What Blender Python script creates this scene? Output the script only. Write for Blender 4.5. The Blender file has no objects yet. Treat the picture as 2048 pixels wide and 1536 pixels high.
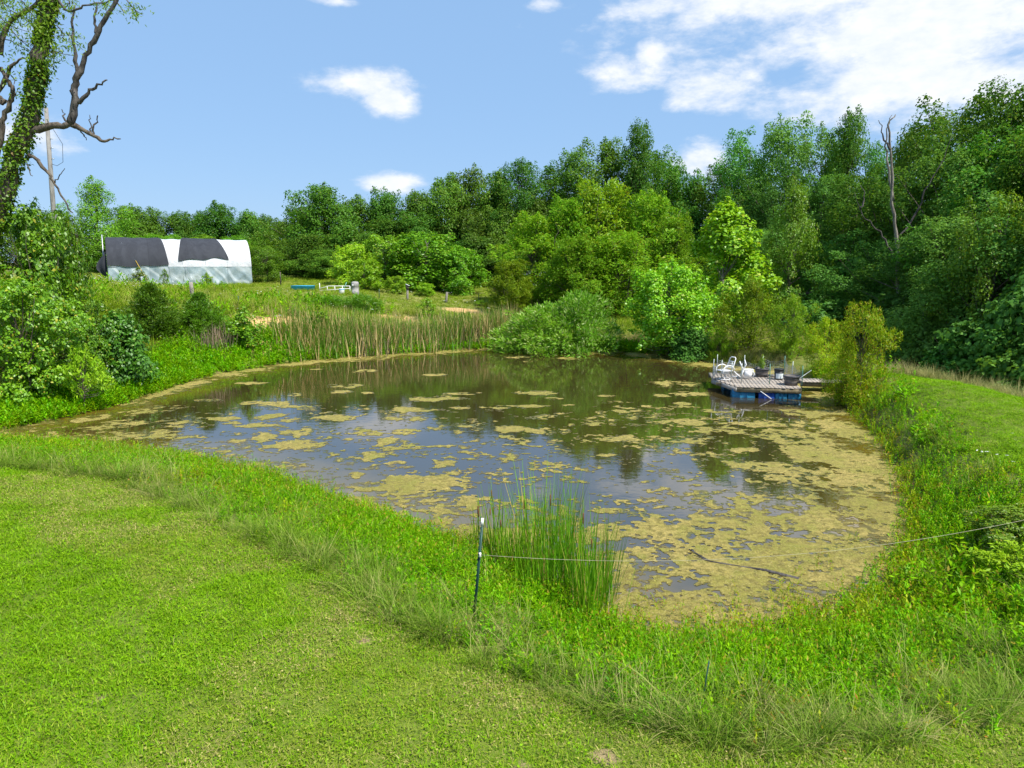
import bpy, math, random
import numpy as np
from mathutils import Vector

R_ = math.radians
sc = bpy.context.scene
col = sc.collection

# ------------------------------------------------------------------ camera
FPX = 1410.0                      # focal length in photo pixels (2048 wide)
PITCH = R_(9.78)
CAMZ = 5.3
cam_d = bpy.data.cameras.new('camera')
cam_d.sensor_fit = 'HORIZONTAL'
cam_d.sensor_width = 36.0
cam_d.lens = 36.0 * FPX / 2048.0
cam_d.clip_start = 0.1
cam_d.clip_end = 3000
cam = bpy.data.objects.new('camera', cam_d)
col.objects.link(cam)
cam.location = (0, 0, CAMZ)
cam.rotation_euler = (R_(90) - PITCH, 0, 0)
sc.camera = cam

# ------------------------------------------------------------------ exposure
sc.view_settings.view_transform = 'Standard'
sc.view_settings.look = 'None'
sc.view_settings.exposure = 0.75
sc.view_settings.gamma = 1.0
sc.view_settings.use_curve_mapping = False
sc.render.engine = 'CYCLES'
sc.cycles.max_bounces = 6
sc.cycles.diffuse_bounces = 3
sc.cycles.glossy_bounces = 2
sc.cycles.transmission_bounces = 3
sc.cycles.transparent_max_bounces = 4
sc.cycles.use_denoising = True
try:
    sc.cycles.denoiser = 'OPENIMAGEDENOISE'
except Exception:
    pass
sc.cycles.use_adaptive_sampling = True
sc.cycles.adaptive_threshold = 0.02

# ------------------------------------------------------------------ sun
SUN_EL = R_(56)
SUN_AZ = R_(128)                  # clockwise from +Y: the sun stands to the right
sdir = Vector((math.sin(SUN_AZ) * math.cos(SUN_EL), math.cos(SUN_AZ) * math.cos(SUN_EL), math.sin(SUN_EL)))
sun_d = bpy.data.lights.new('sun', 'SUN')
sun_d.energy = 4.4
sun_d.angle = R_(0.5)
sun_d.color = (1.0, 0.95, 0.86)
sun = bpy.data.objects.new('sun', sun_d)
col.objects.link(sun)
sun.rotation_euler = sdir.to_track_quat('Z', 'Y').to_euler()
sun.location = (40, -5, 60)

# ------------------------------------------------------------------ node helper
class NT:
    def __init__(s, nt):
        s.nt = nt; s.n = nt.nodes; s.l = nt.links
    def new(s, t, **kw):
        nd = s.n.new(t)
        for k, v in kw.items():
            setattr(nd, k, v)
        return nd
    def put(s, sock, v):
        if v is None: return
        if hasattr(v, 'is_output'):
            s.l.new(v, sock)
        else:
            if isinstance(v, (tuple, list)) and len(v) == 3 and sock.type == 'RGBA':
                v = (*v, 1.0)
            sock.default_value = v
    def math(s, op, a, b=None, c=None, clamp=False):
        nd = s.new('ShaderNodeMath', operation=op); nd.use_clamp = clamp
        for i, v in enumerate((a, b, c)):
            s.put(nd.inputs[i], v)
        return nd.outputs[0]
    def noise(s, vec, scale, detail=4, rough=0.55, dist=0.0):
        nd = s.new('ShaderNodeTexNoise')
        s.put(nd.inputs['Vector'], vec)
        nd.inputs['Scale'].default_value = scale
        nd.inputs['Detail'].default_value = detail
        nd.inputs['Roughness'].default_value = rough
        nd.inputs['Distortion'].default_value = dist
        return nd.outputs['Fac']
    def smooth(s, v, a, b):
        nd = s.new('ShaderNodeMapRange', interpolation_type='SMOOTHSTEP')
        s.put(nd.inputs['Value'], v)
        nd.inputs['From Min'].default_value = a; nd.inputs['From Max'].default_value = b
        return nd.outputs['Result']
    def lin(s, v, a, b, c=0.0, d=1.0):
        nd = s.new('ShaderNodeMapRange')
        s.put(nd.inputs['Value'], v)
        for k, x in zip(('From Min', 'From Max', 'To Min', 'To Max'), (a, b, c, d)):
            nd.inputs[k].default_value = x
        return nd.outputs['Result']
    def mix(s, f, a, b, mode='MIX'):
        nd = s.new('ShaderNodeMix', data_type='RGBA', blend_type=mode)
        s.put(nd.inputs[0], f); s.put(nd.inputs[6], a); s.put(nd.inputs[7], b)
        return nd.outputs[2]
    def bump(s, h, strength=0.3, dist=0.05):
        nd = s.new('ShaderNodeBump')
        s.put(nd.inputs['Height'], h)
        nd.inputs['Strength'].default_value = strength
        nd.inputs['Distance'].default_value = dist
        return nd.outputs['Normal']

# ------------------------------------------------------------------ sky
world = bpy.data.worlds.new('World')
sc.world = world
world.use_nodes = True
w = NT(world.node_tree)
w.n.clear()
wo = w.new('ShaderNodeOutputWorld')
sky = w.new('ShaderNodeTexSky', sky_type='NISHITA')
sky.sun_disc = False
sky.sun_elevation = SUN_EL
sky.sun_rotation = SUN_AZ
sky.altitude = 200
sky.air_density = 1.0
sky.dust_density = 0.6
sky.ozone_density = 1.5
tc = w.new('ShaderNodeTexCoord')
sep = w.new('ShaderNodeSeparateXYZ')
w.put(sep.inputs[0], tc.outputs['Generated'])
DX, DY, DZ = sep.outputs
AZ = w.math('ARCTAN2', DX, DY)
EL = w.math('ARCSINE', DZ)

def px_dir(px, py):
    rx = (px - 1024) / FPX; ry = -(py - 768) / FPX
    v = Vector((rx, math.cos(PITCH) + ry * math.sin(PITCH), -math.sin(PITCH) + ry * math.cos(PITCH)))
    return v.normalized()

# (photo x, photo y, half width, half height, weight): where the clouds stand in the sky
CLOUDS = [(725, 166, 80, 24, 1.0), (778, 196, 50, 28, .95), (795, 366, 58, 20, 1.1), (1410, 318, 56, 30, 1.15),
          (1255, 150, 80, 34, .86), (1300, 112, 34, 30, .85), (1440, 168, 96, 40, .92), (1370, 205, 62, 18, .8), (1490, 50, 60, 32, .66),
          (1290, 16, 110, 22, .95), (1840, 60, 230, 84, 1.25), (1850, 170, 230, 62, 1.1), (1690, 110, 90, 44, .7), (1800, 230, 200, 30, .8),
          (70, 262, 62, 30, 1.0), (120, 280, 46, 24, .75), (1085, 8, 36, 16, .8), (665, 3, 46, 8, .8), (30, 55, 60, 24, .5),
          (1750, -60, 420, 90, 1.0), (2250, 60, 220, 190, .95), (2200, 260, 160, 60, .6)]
acc = None
for (cx, cy, hw, hh, wt) in CLOUDS:
    d = px_dir(cx, cy)
    a0 = math.atan2(d.x, d.y); e0 = math.asin(d.z)
    sa = hw / FPX * 0.9; se = hh / FPX * 0.95
    da = w.math('DIVIDE', w.math('SUBTRACT', AZ, a0), sa)
    de = w.math('DIVIDE', w.math('SUBTRACT', EL, e0), se)
    r2 = w.math('ADD', w.math('MULTIPLY', da, da), w.math('MULTIPLY', de, de))
    g = w.math('MULTIPLY', w.math('EXPONENT', w.math('MULTIPLY', r2, -0.55)), wt)
    acc = g if acc is None else w.math('MAXIMUM', acc, g)
# scattered fair-weather clouds all round the rest of the sky
mp = w.new('ShaderNodeMapping')
w.put(mp.inputs['Vector'], tc.outputs['Generated'])
mp.inputs['Scale'].default_value = (1, 1, 2.2)
big = w.smooth(w.noise(mp.outputs[0], 2.3, 2), 0.5, 0.72)
away = w.math('MAXIMUM', w.smooth(w.math('ABSOLUTE', AZ), 0.85, 1.1), w.smooth(EL, 0.42, 0.6))
acc = w.math('MAXIMUM', acc, w.math('MULTIPLY', w.math('MULTIPLY', big, away), 0.9))
fb = w.noise(mp.outputs[0], 11.0, 9, 0.62, 0.15)
fb2 = w.noise(mp.outputs[0], 34.0, 5, 0.6)
dens = w.math('ADD', acc, w.math('MULTIPLY', w.math('SUBTRACT', fb, 0.5), 1.9))
dens = w.math('ADD', dens, w.math('MULTIPLY', w.math('SUBTRACT', fb2, 0.5), 0.35))
dens = w.math('MULTIPLY', w.smooth(dens, 0.36, 1.08), w.smooth(acc, 0.05, 0.35))
bg1 = w.new('ShaderNodeBackground')
skyc = w.mix(0.85, sky.outputs[0], (1.20, 2.07, 3.40))
w.put(bg1.inputs[0], skyc)
bg1.inputs[1].default_value = 0.148
bg2 = w.new('ShaderNodeBackground')
shade = w.lin(fb2, 0.3, 0.7, 0.0, 1.0)
w.put(bg2.inputs[0], w.mix(shade, (0.80, 0.86, 0.96), (0.97, 0.98, 1.0)))
bg2.inputs[1].default_value = 0.66
mx = w.new('ShaderNodeMixShader')
w.put(mx.inputs[0], w.math('MULTIPLY', dens, 0.96))
w.l.new(bg1.outputs[0], mx.inputs[1]); w.l.new(bg2.outputs[0], mx.inputs[2])
w.l.new(mx.outputs[0], wo.inputs[0])
try:
    world.cycles.sampling_method = 'AUTOMATIC'
except Exception:
    pass

# ================================================================== geometry helpers
rng = np.random.default_rng(11)
rnd = random.Random(5)

def at(px, py, Y):
    """world point seen at photo pixel (px, py) that lies Y metres ahead"""
    d = px_dir(px, py)
    k = Y / d.y
    return Vector((d.x * k, Y, CAMZ + d.z * k))

def RM(Y):
    """distances first judged for a lower eye level, moved to where the same spot lies on the real lie of the land"""
    if Y >= 60: return Y
    g = 5.3 / math.tan(math.atan(4.6 / Y) + R_(1.98))
    k = min(1, max(0, (Y - 45) / 15))
    return g * (1 - k) + Y * k

def at_z(px, py, z=0.0):
    d = px_dir(px, py)
    k = (z - CAMZ) / d.z
    return Vector((d.x * k, d.y * k, z))

def nrm(v):
    return v / np.maximum(np.linalg.norm(v, axis=-1, keepdims=True), 1e-9)

def mesh_from(name, V, F, smooth=False):
    """V (n,3); F list of int arrays (m,k)"""
    me = bpy.data.meshes.new(name)
    V = np.asarray(V, dtype=np.float32)
    F = [np.asarray(f, dtype=np.int32) for f in F if len(f)]
    me.vertices.add(len(V)); me.vertices.foreach_set('co', V.ravel())
    loops = np.concatenate([f.ravel() for f in F])
    tot = np.concatenate([np.full(len(f), f.shape[1], dtype=np.int32) for f in F])
    start = np.concatenate([[0], np.cumsum(tot)[:-1]]).astype(np.int32)
    me.loops.add(len(loops)); me.loops.foreach_set('vertex_index', loops)
    me.polygons.add(len(tot))
    me.polygons.foreach_set('loop_start', start)
    me.polygons.foreach_set('loop_total', tot)
    if smooth:
        me.polygons.foreach_set('use_smooth', np.ones(len(tot), dtype=bool))
    me.update(calc_edges=True)
    me.validate()
    return me

class MB:
    """collects pieces of one mesh"""
    def __init__(s): s.V = []; s.F = []; s.n = 0
    def add(s, V, F):
        V = np.asarray(V, float).reshape(-1, 3)
        if not isinstance(F, (list, tuple)) or (len(F) and not isinstance(F[0], np.ndarray)):
            by = {}
            for f in F: by.setdefault(len(f), []).append(f)
            F = [np.array(x) for x in by.values()]
        s.V.append(V); s.F += [f + s.n for f in F if len(f)]; s.n += len(V)
        return s
    def box(s, c, size, rz=0.0, M=None):
        x, y, z = [q / 2 for q in size]
        P = np.array([[i, j, k] for k in (-z, z) for j in (-y, y) for i in (-x, x)], float)
        if rz:
            cc, ss = math.cos(rz), math.sin(rz)
            P = P @ np.array([[cc, ss, 0], [-ss, cc, 0], [0, 0, 1]])
        if M is not None: P = P @ np.array(M.to_3x3().transposed())
        return s.add(P + np.array(c), [(0, 2, 3, 1), (4, 5, 7, 6), (0, 1, 5, 4), (2, 6, 7, 3), (0, 4, 6, 2), (1, 3, 7, 5)])
    def tube(s, pts, rad, n=6, cap=True):
        P = np.array([tuple(p) for p in pts], float)
        m = len(P)
        rad = np.full(m, rad) if np.isscalar(rad) else np.asarray(rad, float)
        T = np.gradient(P, axis=0); T = nrm(T)
        a = np.array([0, 0, 1.0]) if abs(T[0][2]) < 0.9 else np.array([1.0, 0, 0])
        V = []; u = None
        for i in range(m):
            u = np.cross(T[i], a if u is None else np.cross(u, T[i]))
            if np.linalg.norm(u) < 1e-6: u = np.cross(T[i], [0.3, 0.5, 0.8])
            u = u / np.linalg.norm(u)
            v = np.cross(T[i], u)
            if i:   # keep frames aligned
                u0 = prev - T[i] * np.dot(prev, T[i])
                if np.linalg.norm(u0) > 1e-6:
                    u = u0 / np.linalg.norm(u0); v = np.cross(T[i], u)
            prev = u
            ang = np.arange(n) / n * 2 * math.pi
            V.append(P[i] + rad[i] * (np.cos(ang)[:, None] * u + np.sin(ang)[:, None] * v))
        V = np.concatenate(V)
        F = [(i * n + j, i * n + (j + 1) % n, (i + 1) * n + (j + 1) % n, (i + 1) * n + j) for i in range(m - 1) for j in range(n)]
        if cap:
            F.append(tuple(range(n - 1, -1, -1))); F.append(tuple((m - 1) * n + j for j in range(n)))
        return s.add(V, F)
    def lathe(s, prof, n=16, c=(0, 0, 0), ax='z'):
        """prof: list of (r, z)"""
        V = []
        for r, z in prof:
            for j in range(n):
                t = j / n * 2 * math.pi
                p = (r * math.cos(t), r * math.sin(t), z)
                if ax == 'x': p = (p[2], p[0], p[1])
                if ax == 'y': p = (p[0], p[2], p[1])
                V.append((p[0] + c[0], p[1] + c[1], p[2] + c[2]))
        m = len(prof)
        F = [(i * n + j, i * n + (j + 1) % n, (i + 1) * n + (j + 1) % n, (i + 1) * n + j) for i in range(m - 1) for j in range(n)]
        if prof[0][0] > 1e-6: F.append(tuple(range(n - 1, -1, -1)))
        if prof[-1][0] > 1e-6: F.append(tuple((m - 1) * n + j for j in range(n)))
        return s.add(V, F)
    def leaves(s, C, D, N, L, W, fold=0.15, mid=0.45):
        C = np.asarray(C, float); D = nrm(np.asarray(D, float))
        N = np.asarray(N, float); S = nrm(np.cross(D, N)); N = nrm(np.cross(S, D))
        L = np.broadcast_to(np.asarray(L, float), (len(C),))[:, None]; W = np.broadcast_to(np.asarray(W, float), (len(C),))[:, None]
        V = np.empty((len(C), 4, 3))
        m = C + D * L * mid + N * W * fold
        V[:, 0] = C; V[:, 1] = m + S * W * .5; V[:, 2] = C + D * L; V[:, 3] = m - S * W * .5
        F = np.arange(len(C) * 4).reshape(-1, 4)
        return s.add(V.reshape(-1, 3), [F])
    def blades(s, B, D, L, W, droop, seg=3, az=None):
        """curved grass blades: base B, initial direction D, arc bending outwards/down"""
        B = np.asarray(B, float); D = nrm(np.asarray(D, float)); n = len(B)
        L = np.broadcast_to(np.asarray(L, float), (n,)); W = np.broadcast_to(np.asarray(W, float), (n,)); droop = np.broadcast_to(np.asarray(droop, float), (n,))
        H = D.copy(); H[:, 2] = 0; H = nrm(H + 1e-6)
        S = nrm(np.cross(D, np.array([0, 0, 1.0])) + 1e-9)
        rows = []
        p = B.copy(); d = D.copy()
        for i in range(seg + 1):
            t = i / seg
            wd = (W * (1 - t ** 1.6) * (0.75 + 0.5 * t))[:, None] * 0.5
            if i < seg: rows += [p - S * wd, p + S * wd]
            else: rows.append(p)
            d = nrm(d + np.column_stack([H[:, 0] * droop * .6 / seg, H[:, 1] * droop * .6 / seg, -droop * (0.5 + t) / seg]))
            p = p + d * (L / seg)[:, None]
        V = np.stack(rows, 1); k = V.shape[1]
        base = (np.arange(n) * k)[:, None]
        Q = [base + np.array([2 * i, 2 * i + 1, 2 * i + 3, 2 * i + 2]) for i in range(seg - 1)]
        T = base + np.array([k - 3, k - 2, k - 1])
        return s.add(V.reshape(-1, 3), ([np.concatenate(Q)] if Q else []) + [T])
    def mesh(s, name, smooth=False):
        return mesh_from(name, np.concatenate(s.V), s.F, smooth)
    def build(s, name, mat, parent=None, smooth=False):
        return obj(name, s.mesh(name, smooth), mat, parent)

def obj(name, me, mat=None, parent=None):
    o = bpy.data.objects.new(name, me)
    col.objects.link(o)
    if mat is not None and me is not None and not me.materials: me.materials.append(mat)
    if parent is not None: o.parent = parent
    return o

def tag(o, label=None, cat=None, group=None, kind=None):
    if label: o['label'] = label
    if cat: o['category'] = cat
    if group: o['group'] = group
    if kind: o['kind'] = kind
    return o

def empty(name, loc, rz=0.0, scale=None, label=None, cat=None, group=None):
    o = bpy.data.objects.new(name, None)
    o.empty_display_size = 0.3
    col.objects.link(o)
    o.location = loc; o.rotation_euler = (0, 0, rz)
    if scale is not None: o.scale = scale
    return tag(o, label, cat, group)

# lattice noise for layout work
def _hash(i, j, seed):
    h = (i.astype(np.int64) * 374761393 + j.astype(np.int64) * 668265263 + seed * 974634777) & 0x7fffffff
    h = ((h ^ (h >> 13)) * 1274126177) & 0x7fffffff
    h = (h ^ (h >> 16)) & 0xffff
    return h / 65535.0
def vnoise(x, y, seed=0):
    xi = np.floor(x); yi = np.floor(y); fx = x - xi; fy = y - yi
    fx = fx * fx * (3 - 2 * fx); fy = fy * fy * (3 - 2 * fy)
    a = _hash(xi, yi, seed); b = _hash(xi + 1, yi, seed); c = _hash(xi, yi + 1, seed); d = _hash(xi + 1, yi + 1, seed)
    return (a * (1 - fx) + b * fx) * (1 - fy) + (c * (1 - fx) + d * fx) * fy
def fbm(x, y, seed=0, oct=4, gain=0.5):
    s = 0; a = 1; t = 0
    for o in range(oct):
        s = s + a * vnoise(x * 2 ** o + 17.3 * o, y * 2 ** o - 9.1 * o, seed + o); t += a; a *= gain
    return s / t

# ================================================================== materials
def mat(name):
    m = bpy.data.materials.new(name); m.use_nodes = True
    nt = NT(m.node_tree); nt.n.clear()
    out = nt.new('ShaderNodeOutputMaterial')
    return m, nt, out

def simple(name, c, rough=0.6, metal=0.0, var=0.25, scale=6.0, bump=0.0, c2=None, spec=0.4):
    m, nt, out = mat(name)
    p = nt.new('ShaderNodeBsdfPrincipled')
    t = nt.new('ShaderNodeTexCoord')
    n = nt.noise(t.outputs['Object'], scale, 6, 0.6)
    c2 = c2 or tuple(x * (1 - var) for x in c)
    nt.put(p.inputs['Base Color'], nt.mix(nt.smooth(n, 0.35, 0.68), c, c2))
    nt.put(p.inputs['Roughness'], nt.lin(n, 0.3, 0.7, max(0, rough - .08), min(1, rough + .08)))
    p.inputs['Metallic'].default_value = metal
    p.inputs['Specular IOR Level'].default_value = spec
    if bump: nt.put(p.inputs['Normal'], nt.bump(nt.noise(t.outputs['Object'], scale * 4, 5), bump, 0.02))
    nt.l.new(p.outputs[0], out.inputs[0])
    return m

def leaf_mat(name, c1, c2, c3=None, trans=0.32, gloss=0.010, world_scale=None, rr=0.45, tmul=1.25, rare=0.06):
    """two leaf greens picked per leaf, a third colour for odd leaves, drift from bough to bough and tree to tree"""
    m, nt, out = mat(name)
    g = nt.new('ShaderNodeNewGeometry')
    oi = nt.new('ShaderNodeObjectInfo')
    ri = g.outputs['Random Per Island']
    base = nt.mix(nt.smooth(ri, 0.05, 0.95), c1, c2)
    pos = g.outputs['Position']
    nz = nt.noise(pos, world_scale or 0.45, 3, 0.5)
    base = nt.mix(nt.math('MULTIPLY', nt.smooth(nz, 0.42, 0.72), 0.6), base, c2)
    if c3:
        base = nt.mix(nt.math('GREATER_THAN', nt.math('FRACT', nt.math('MULTIPLY', ri, 37.3)), 1 - rare), base, c3)
    hsv = nt.new('ShaderNodeHueSaturation')
    nt.put(hsv.inputs['Hue'], nt.lin(oi.outputs['Random'], 0, 1, 0.480, 0.516))
    nt.put(hsv.inputs['Value'], nt.lin(nt.math('FRACT', nt.math('MULTIPLY', oi.outputs['Random'], 7.7)), 0, 1, 0.74, 1.26))
    nt.put(hsv.inputs['Color'], base)
    c = hsv.outputs[0]
    d = nt.new('ShaderNodeBsdfDiffuse'); nt.put(d.inputs[0], c)
    t = nt.new('ShaderNodeBsdfTranslucent'); nt.put(t.inputs[0], nt.mix(1.0, c, (tmul * 1.12, tmul, tmul * .5, 1), 'MULTIPLY'))
    m1 = nt.new('ShaderNodeMixShader'); m1.inputs[0].default_value = trans
    nt.l.new(d.outputs[0], m1.inputs[1]); nt.l.new(t.outputs[0], m1.inputs[2])
    gl = nt.new('ShaderNodeBsdfGlossy'); gl.inputs['Roughness'].default_value = rr; gl.inputs[0].default_value = (1, 1, 1, 1)
    m2 = nt.new('ShaderNodeMixShader'); m2.inputs[0].default_value = gloss
    nt.l.new(m1.outputs[0], m2.inputs[1]); nt.l.new(gl.outputs[0], m2.inputs[2])
    nt.l.new(m2.outputs[0], out.inputs[0])
    return m

M = {}
M['oak'] = leaf_mat('oak_leaf', (0.050, 0.145, 0.014), (0.108, 0.248, 0.022), (0.16, 0.24, 0.03), trans=.38, gloss=.008)
M['oakdeep'] = leaf_mat('deep_leaf', (0.056, 0.168, 0.026), (0.120, 0.285, 0.040), (0.12, 0.25, 0.05), trans=.38, gloss=.008)
M['hickory'] = leaf_mat('hickory_leaf', (0.095, 0.235, 0.010), (0.170, 0.340, 0.014), (0.2, 0.26, 0.03), trans=.36, gloss=.02)
M['syc'] = leaf_mat('sycamore_leaf', (0.135, 0.33, 0.006), (0.245, 0.47, 0.012), (0.36, 0.42, 0.05), trans=.34, gloss=.03)
M['willow'] = leaf_mat('willow_leaf', (0.120, 0.28, 0.008), (0.215, 0.40, 0.018), (0.28, 0.34, 0.03), trans=.36, rare=.10)
M['willowy'] = leaf_mat('yellow_willow_leaf', (0.20, 0.37, 0.006), (0.36, 0.49, 0.012), (0.44, 0.36, 0.03), trans=.36, rare=.16)
M['button'] = leaf_mat('buttonbush_leaf', (0.15, 0.37, 0.016), (0.28, 0.52, 0.045), (0.48, 0.60, 0.20), trans=.32, gloss=.012, rare=.14)
M['cedar'] = leaf_mat('cedar_needle', (0.055, 0.155, 0.006), (0.115, 0.25, 0.010), (0.17, 0.27, 0.02), trans=.2, gloss=.03)
M['vine'] = leaf_mat('vine_leaf', (0.080, 0.20, 0.008), (0.19, 0.34, 0.012), (0.30, 0.20, 0.02), trans=.32, gloss=.02, rare=.04)
M['shrub'] = leaf_mat('shrub_leaf', (0.085, 0.21, 0.006), (0.18, 0.34, 0.010), (0.36, 0.34, 0.03), trans=.34, gloss=.03, rare=.05)
M['darkvine'] = leaf_mat('dark_vine_leaf', (0.045, 0.14, 0.010), (0.10, 0.25, 0.016), (0.2, 0.32, 0.03), trans=.28, gloss=.03)
M['bright'] = leaf_mat('bright_leaf', (0.16, 0.37, 0.010), (0.27, 0.47, 0.02), None, trans=.36)
M['weed'] = leaf_mat('shore_weed_leaf', (0.105, 0.31, 0.002), (0.21, 0.44, 0.004), (0.34, 0.28, 0.03), trans=.36, gloss=.006, rare=.04, world_scale=.5)
M['weedy'] = leaf_mat('yellow_weed_leaf', (0.18, 0.34, 0.003), (0.33, 0.42, 0.008), (0.40, 0.20, 0.04), trans=.36, gloss=.006, rare=.10, world_scale=.6)
M['catgreen'] = leaf_mat('cattail_leaf', (0.085, 0.235, 0.006), (0.165, 0.36, 0.012), (0.36, 0.30, 0.07), trans=.28, gloss=.01, rare=.12)
M['reed'] = leaf_mat('reed_leaf', (0.060, 0.165, 0.010), (0.125, 0.235, 0.020), (0.44, 0.33, 0.15), trans=.28, gloss=.01, rare=.40)
M['deadreed'] = leaf_mat('dead_reed_leaf', (0.34, 0.27, 0.17), (0.22, 0.17, 0.12), (0.42, 0.33, 0.2), trans=.15, gloss=.02)
M['grove'] = leaf_mat('broom_leaf', (0.070, 0.20, 0.008), (0.125, 0.28, 0.012), None, trans=.3, gloss=.03)

def grass_mat(name, g1, g2, dry, dry_amt, sc1=0.7):
    m, nt, out = mat(name)
    g = nt.new('ShaderNodeNewGeometry')
    oi = nt.new('ShaderNodeObjectInfo')
    pos = g.outputs['Position']
    ri = g.outputs['Random Per Island']
    n1 = nt.noise(pos, sc1, 5, 0.6)
    n2 = nt.noise(pos, 0.16, 2, 0.5)
    c = nt.mix(ri, g1, g2)
    k = nt.math('ADD', nt.math('MULTIPLY', n1, 0.55), nt.math('ADD', nt.math('MULTIPLY', n2, 0.25), nt.math('MULTIPLY', ri, 0.30)))
    c = nt.mix(nt.smooth(k, 0.74 - dry_amt, 0.98 - dry_amt), c, dry)
    hsv = nt.new('ShaderNodeHueSaturation')
    nt.put(hsv.inputs['Value'], nt.lin(oi.outputs['Random'], 0, 1, 0.8, 1.2)); nt.put(hsv.inputs['Color'], c)
    c = hsv.outputs[0]
    d = nt.new('ShaderNodeBsdfDiffuse'); nt.put(d.inputs[0], c)
    t = nt.new('ShaderNodeBsdfTranslucent'); nt.put(t.inputs[0], c)
    m1 = nt.new('ShaderNodeMixShader'); m1.inputs[0].default_value = 0.32
    nt.l.new(d.outputs[0], m1.inputs[1]); nt.l.new(t.outputs[0], m1.inputs[2])
    gl = nt.new('ShaderNodeBsdfGlossy'); gl.inputs['Roughness'].default_value = .5
    m2 = nt.new('ShaderNodeMixShader'); m2.inputs[0].default_value = 0.010
    nt.l.new(m1.outputs[0], m2.inputs[1]); nt.l.new(gl.outputs[0], m2.inputs[2])
    nt.l.new(m2.outputs[0], out.inputs[0])
    return m
M['lawn'] = grass_mat('lawn_grass', (0.115, 0.285, 0.002), (0.25, 0.43, 0.004), (0.42, 0.41, 0.06), 0.14)
M['lawndry'] = grass_mat('dry_lawn_grass', (0.19, 0.30, 0.012), (0.29, 0.35, 0.03), (0.46, 0.38, 0.15), 0.22)
M['fescue'] = grass_mat('tall_grass', (0.115, 0.235, 0.012), (0.25, 0.345, 0.035), (0.46, 0.40, 0.16), 0.20, 1.2)
M['meadow'] = grass_mat('meadow_grass', (0.15, 0.27, 0.006), (0.30, 0.40, 0.018), (0.47, 0.41, 0.13), 0.20, 0.4)

def bark(name, c, c2, scale=8):
    m, nt, out = mat(name)
    p = nt.new('ShaderNodeBsdfPrincipled'); t = nt.new('ShaderNodeTexCoord')
    mp = nt.new('ShaderNodeMapping'); nt.put(mp.inputs[0], t.outputs['Object']); mp.inputs['Scale'].default_value = (1, 1, .25)
    n = nt.noise(mp.outputs[0], scale, 8, .65)
    n2 = nt.noise(t.outputs['Object'], 1.1, 3)
    nt.put(p.inputs['Base Color'], nt.mix(nt.smooth(n, .35, .65), c2, nt.mix(nt.smooth(n2, .4, .65), c, tuple(x * .7 + .03 for x in c))))
    p.inputs['Roughness'].default_value = .9; p.inputs['Specular IOR Level'].default_value = .2
    nt.put(p.inputs['Normal'], nt.bump(n, .9, .05))
    nt.l.new(p.outputs[0], out.inputs[0]); return m
M['bark'] = bark('bark', (0.16, 0.13, 0.10), (0.05, 0.04, 0.032))
M['barkgrey'] = bark('grey_bark', (0.30, 0.27, 0.23), (0.12, 0.10, 0.085))
M['deadwood'] = bark('dead_wood', (0.13, 0.115, 0.105), (0.035, 0.032, 0.032), 6)
M['polewood'] = bark('weathered_pole_wood', (0.33, 0.315, 0.29), (0.20, 0.19, 0.175), 5)
M['postwood'] = bark('weathered_post_wood', (0.36, 0.33, 0.29), (0.17, 0.15, 0.13), 7)

# ================================================================== the ground
SHORE_PX = [(-60, 880), (30, 853), (140, 832), (230, 810), (330, 778), (420, 750), (520, 733), (600, 722), (700, 714), (800, 707), (900, 700), (1000, 695),
            (1090, 703), (1180, 704), (1260, 702), (1320, 711), (1400, 722), (1450, 730), (1530, 738), (1600, 752), (1660, 782), (1690, 812), (1725, 838),
            (1770, 885), (1800, 930), (1822, 985), (1830, 1050), (1815, 1120), (1760, 1185), (1640, 1240), (1480, 1275), (1330, 1285), (1240, 1262), (1170, 1205),
            (1090, 1160), (980, 1110), (900, 1080), (770, 1035), (660, 1000), (600, 970), (520, 945), (420, 928), (300, 908), (180, 893), (60, 890)]
SHORE = np.array([tuple(at_z(x, y, 0.0))[:2] for x, y in SHORE_PX])
# round the outline (two Chaikin passes)
for _ in range(2):
    a = SHORE; b = np.roll(SHORE, -1, 0)
    SHORE = np.stack([a * .75 + b * .25, a * .25 + b * .75], 1).reshape(-1, 2)

def poly_sd(x, y, P):
    """signed distance to polygon P: positive outside"""
    shp = x.shape; x = x.ravel(); y = y.ravel()
    best = np.full(x.shape, 1e9); ins = np.zeros(x.shape, bool)
    for i in range(len(P)):
        ax, ay = P[i]; bx, by = P[(i + 1) % len(P)]
        ex, ey = bx - ax, by - ay
        t = np.clip(((x - ax) * ex + (y - ay) * ey) / (ex * ex + ey * ey + 1e-12), 0, 1)
        best = np.minimum(best, (x - ax - t * ex) ** 2 + (y - ay - t * ey) ** 2)
        c = ((ay > y) != (by > y))
        xs = ax + (y - ay) / (by - ay + 1e-15) * ex
        ins ^= c & (x < xs)
    d = np.sqrt(best)
    return np.where(ins, -d, d).reshape(shp)

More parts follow.
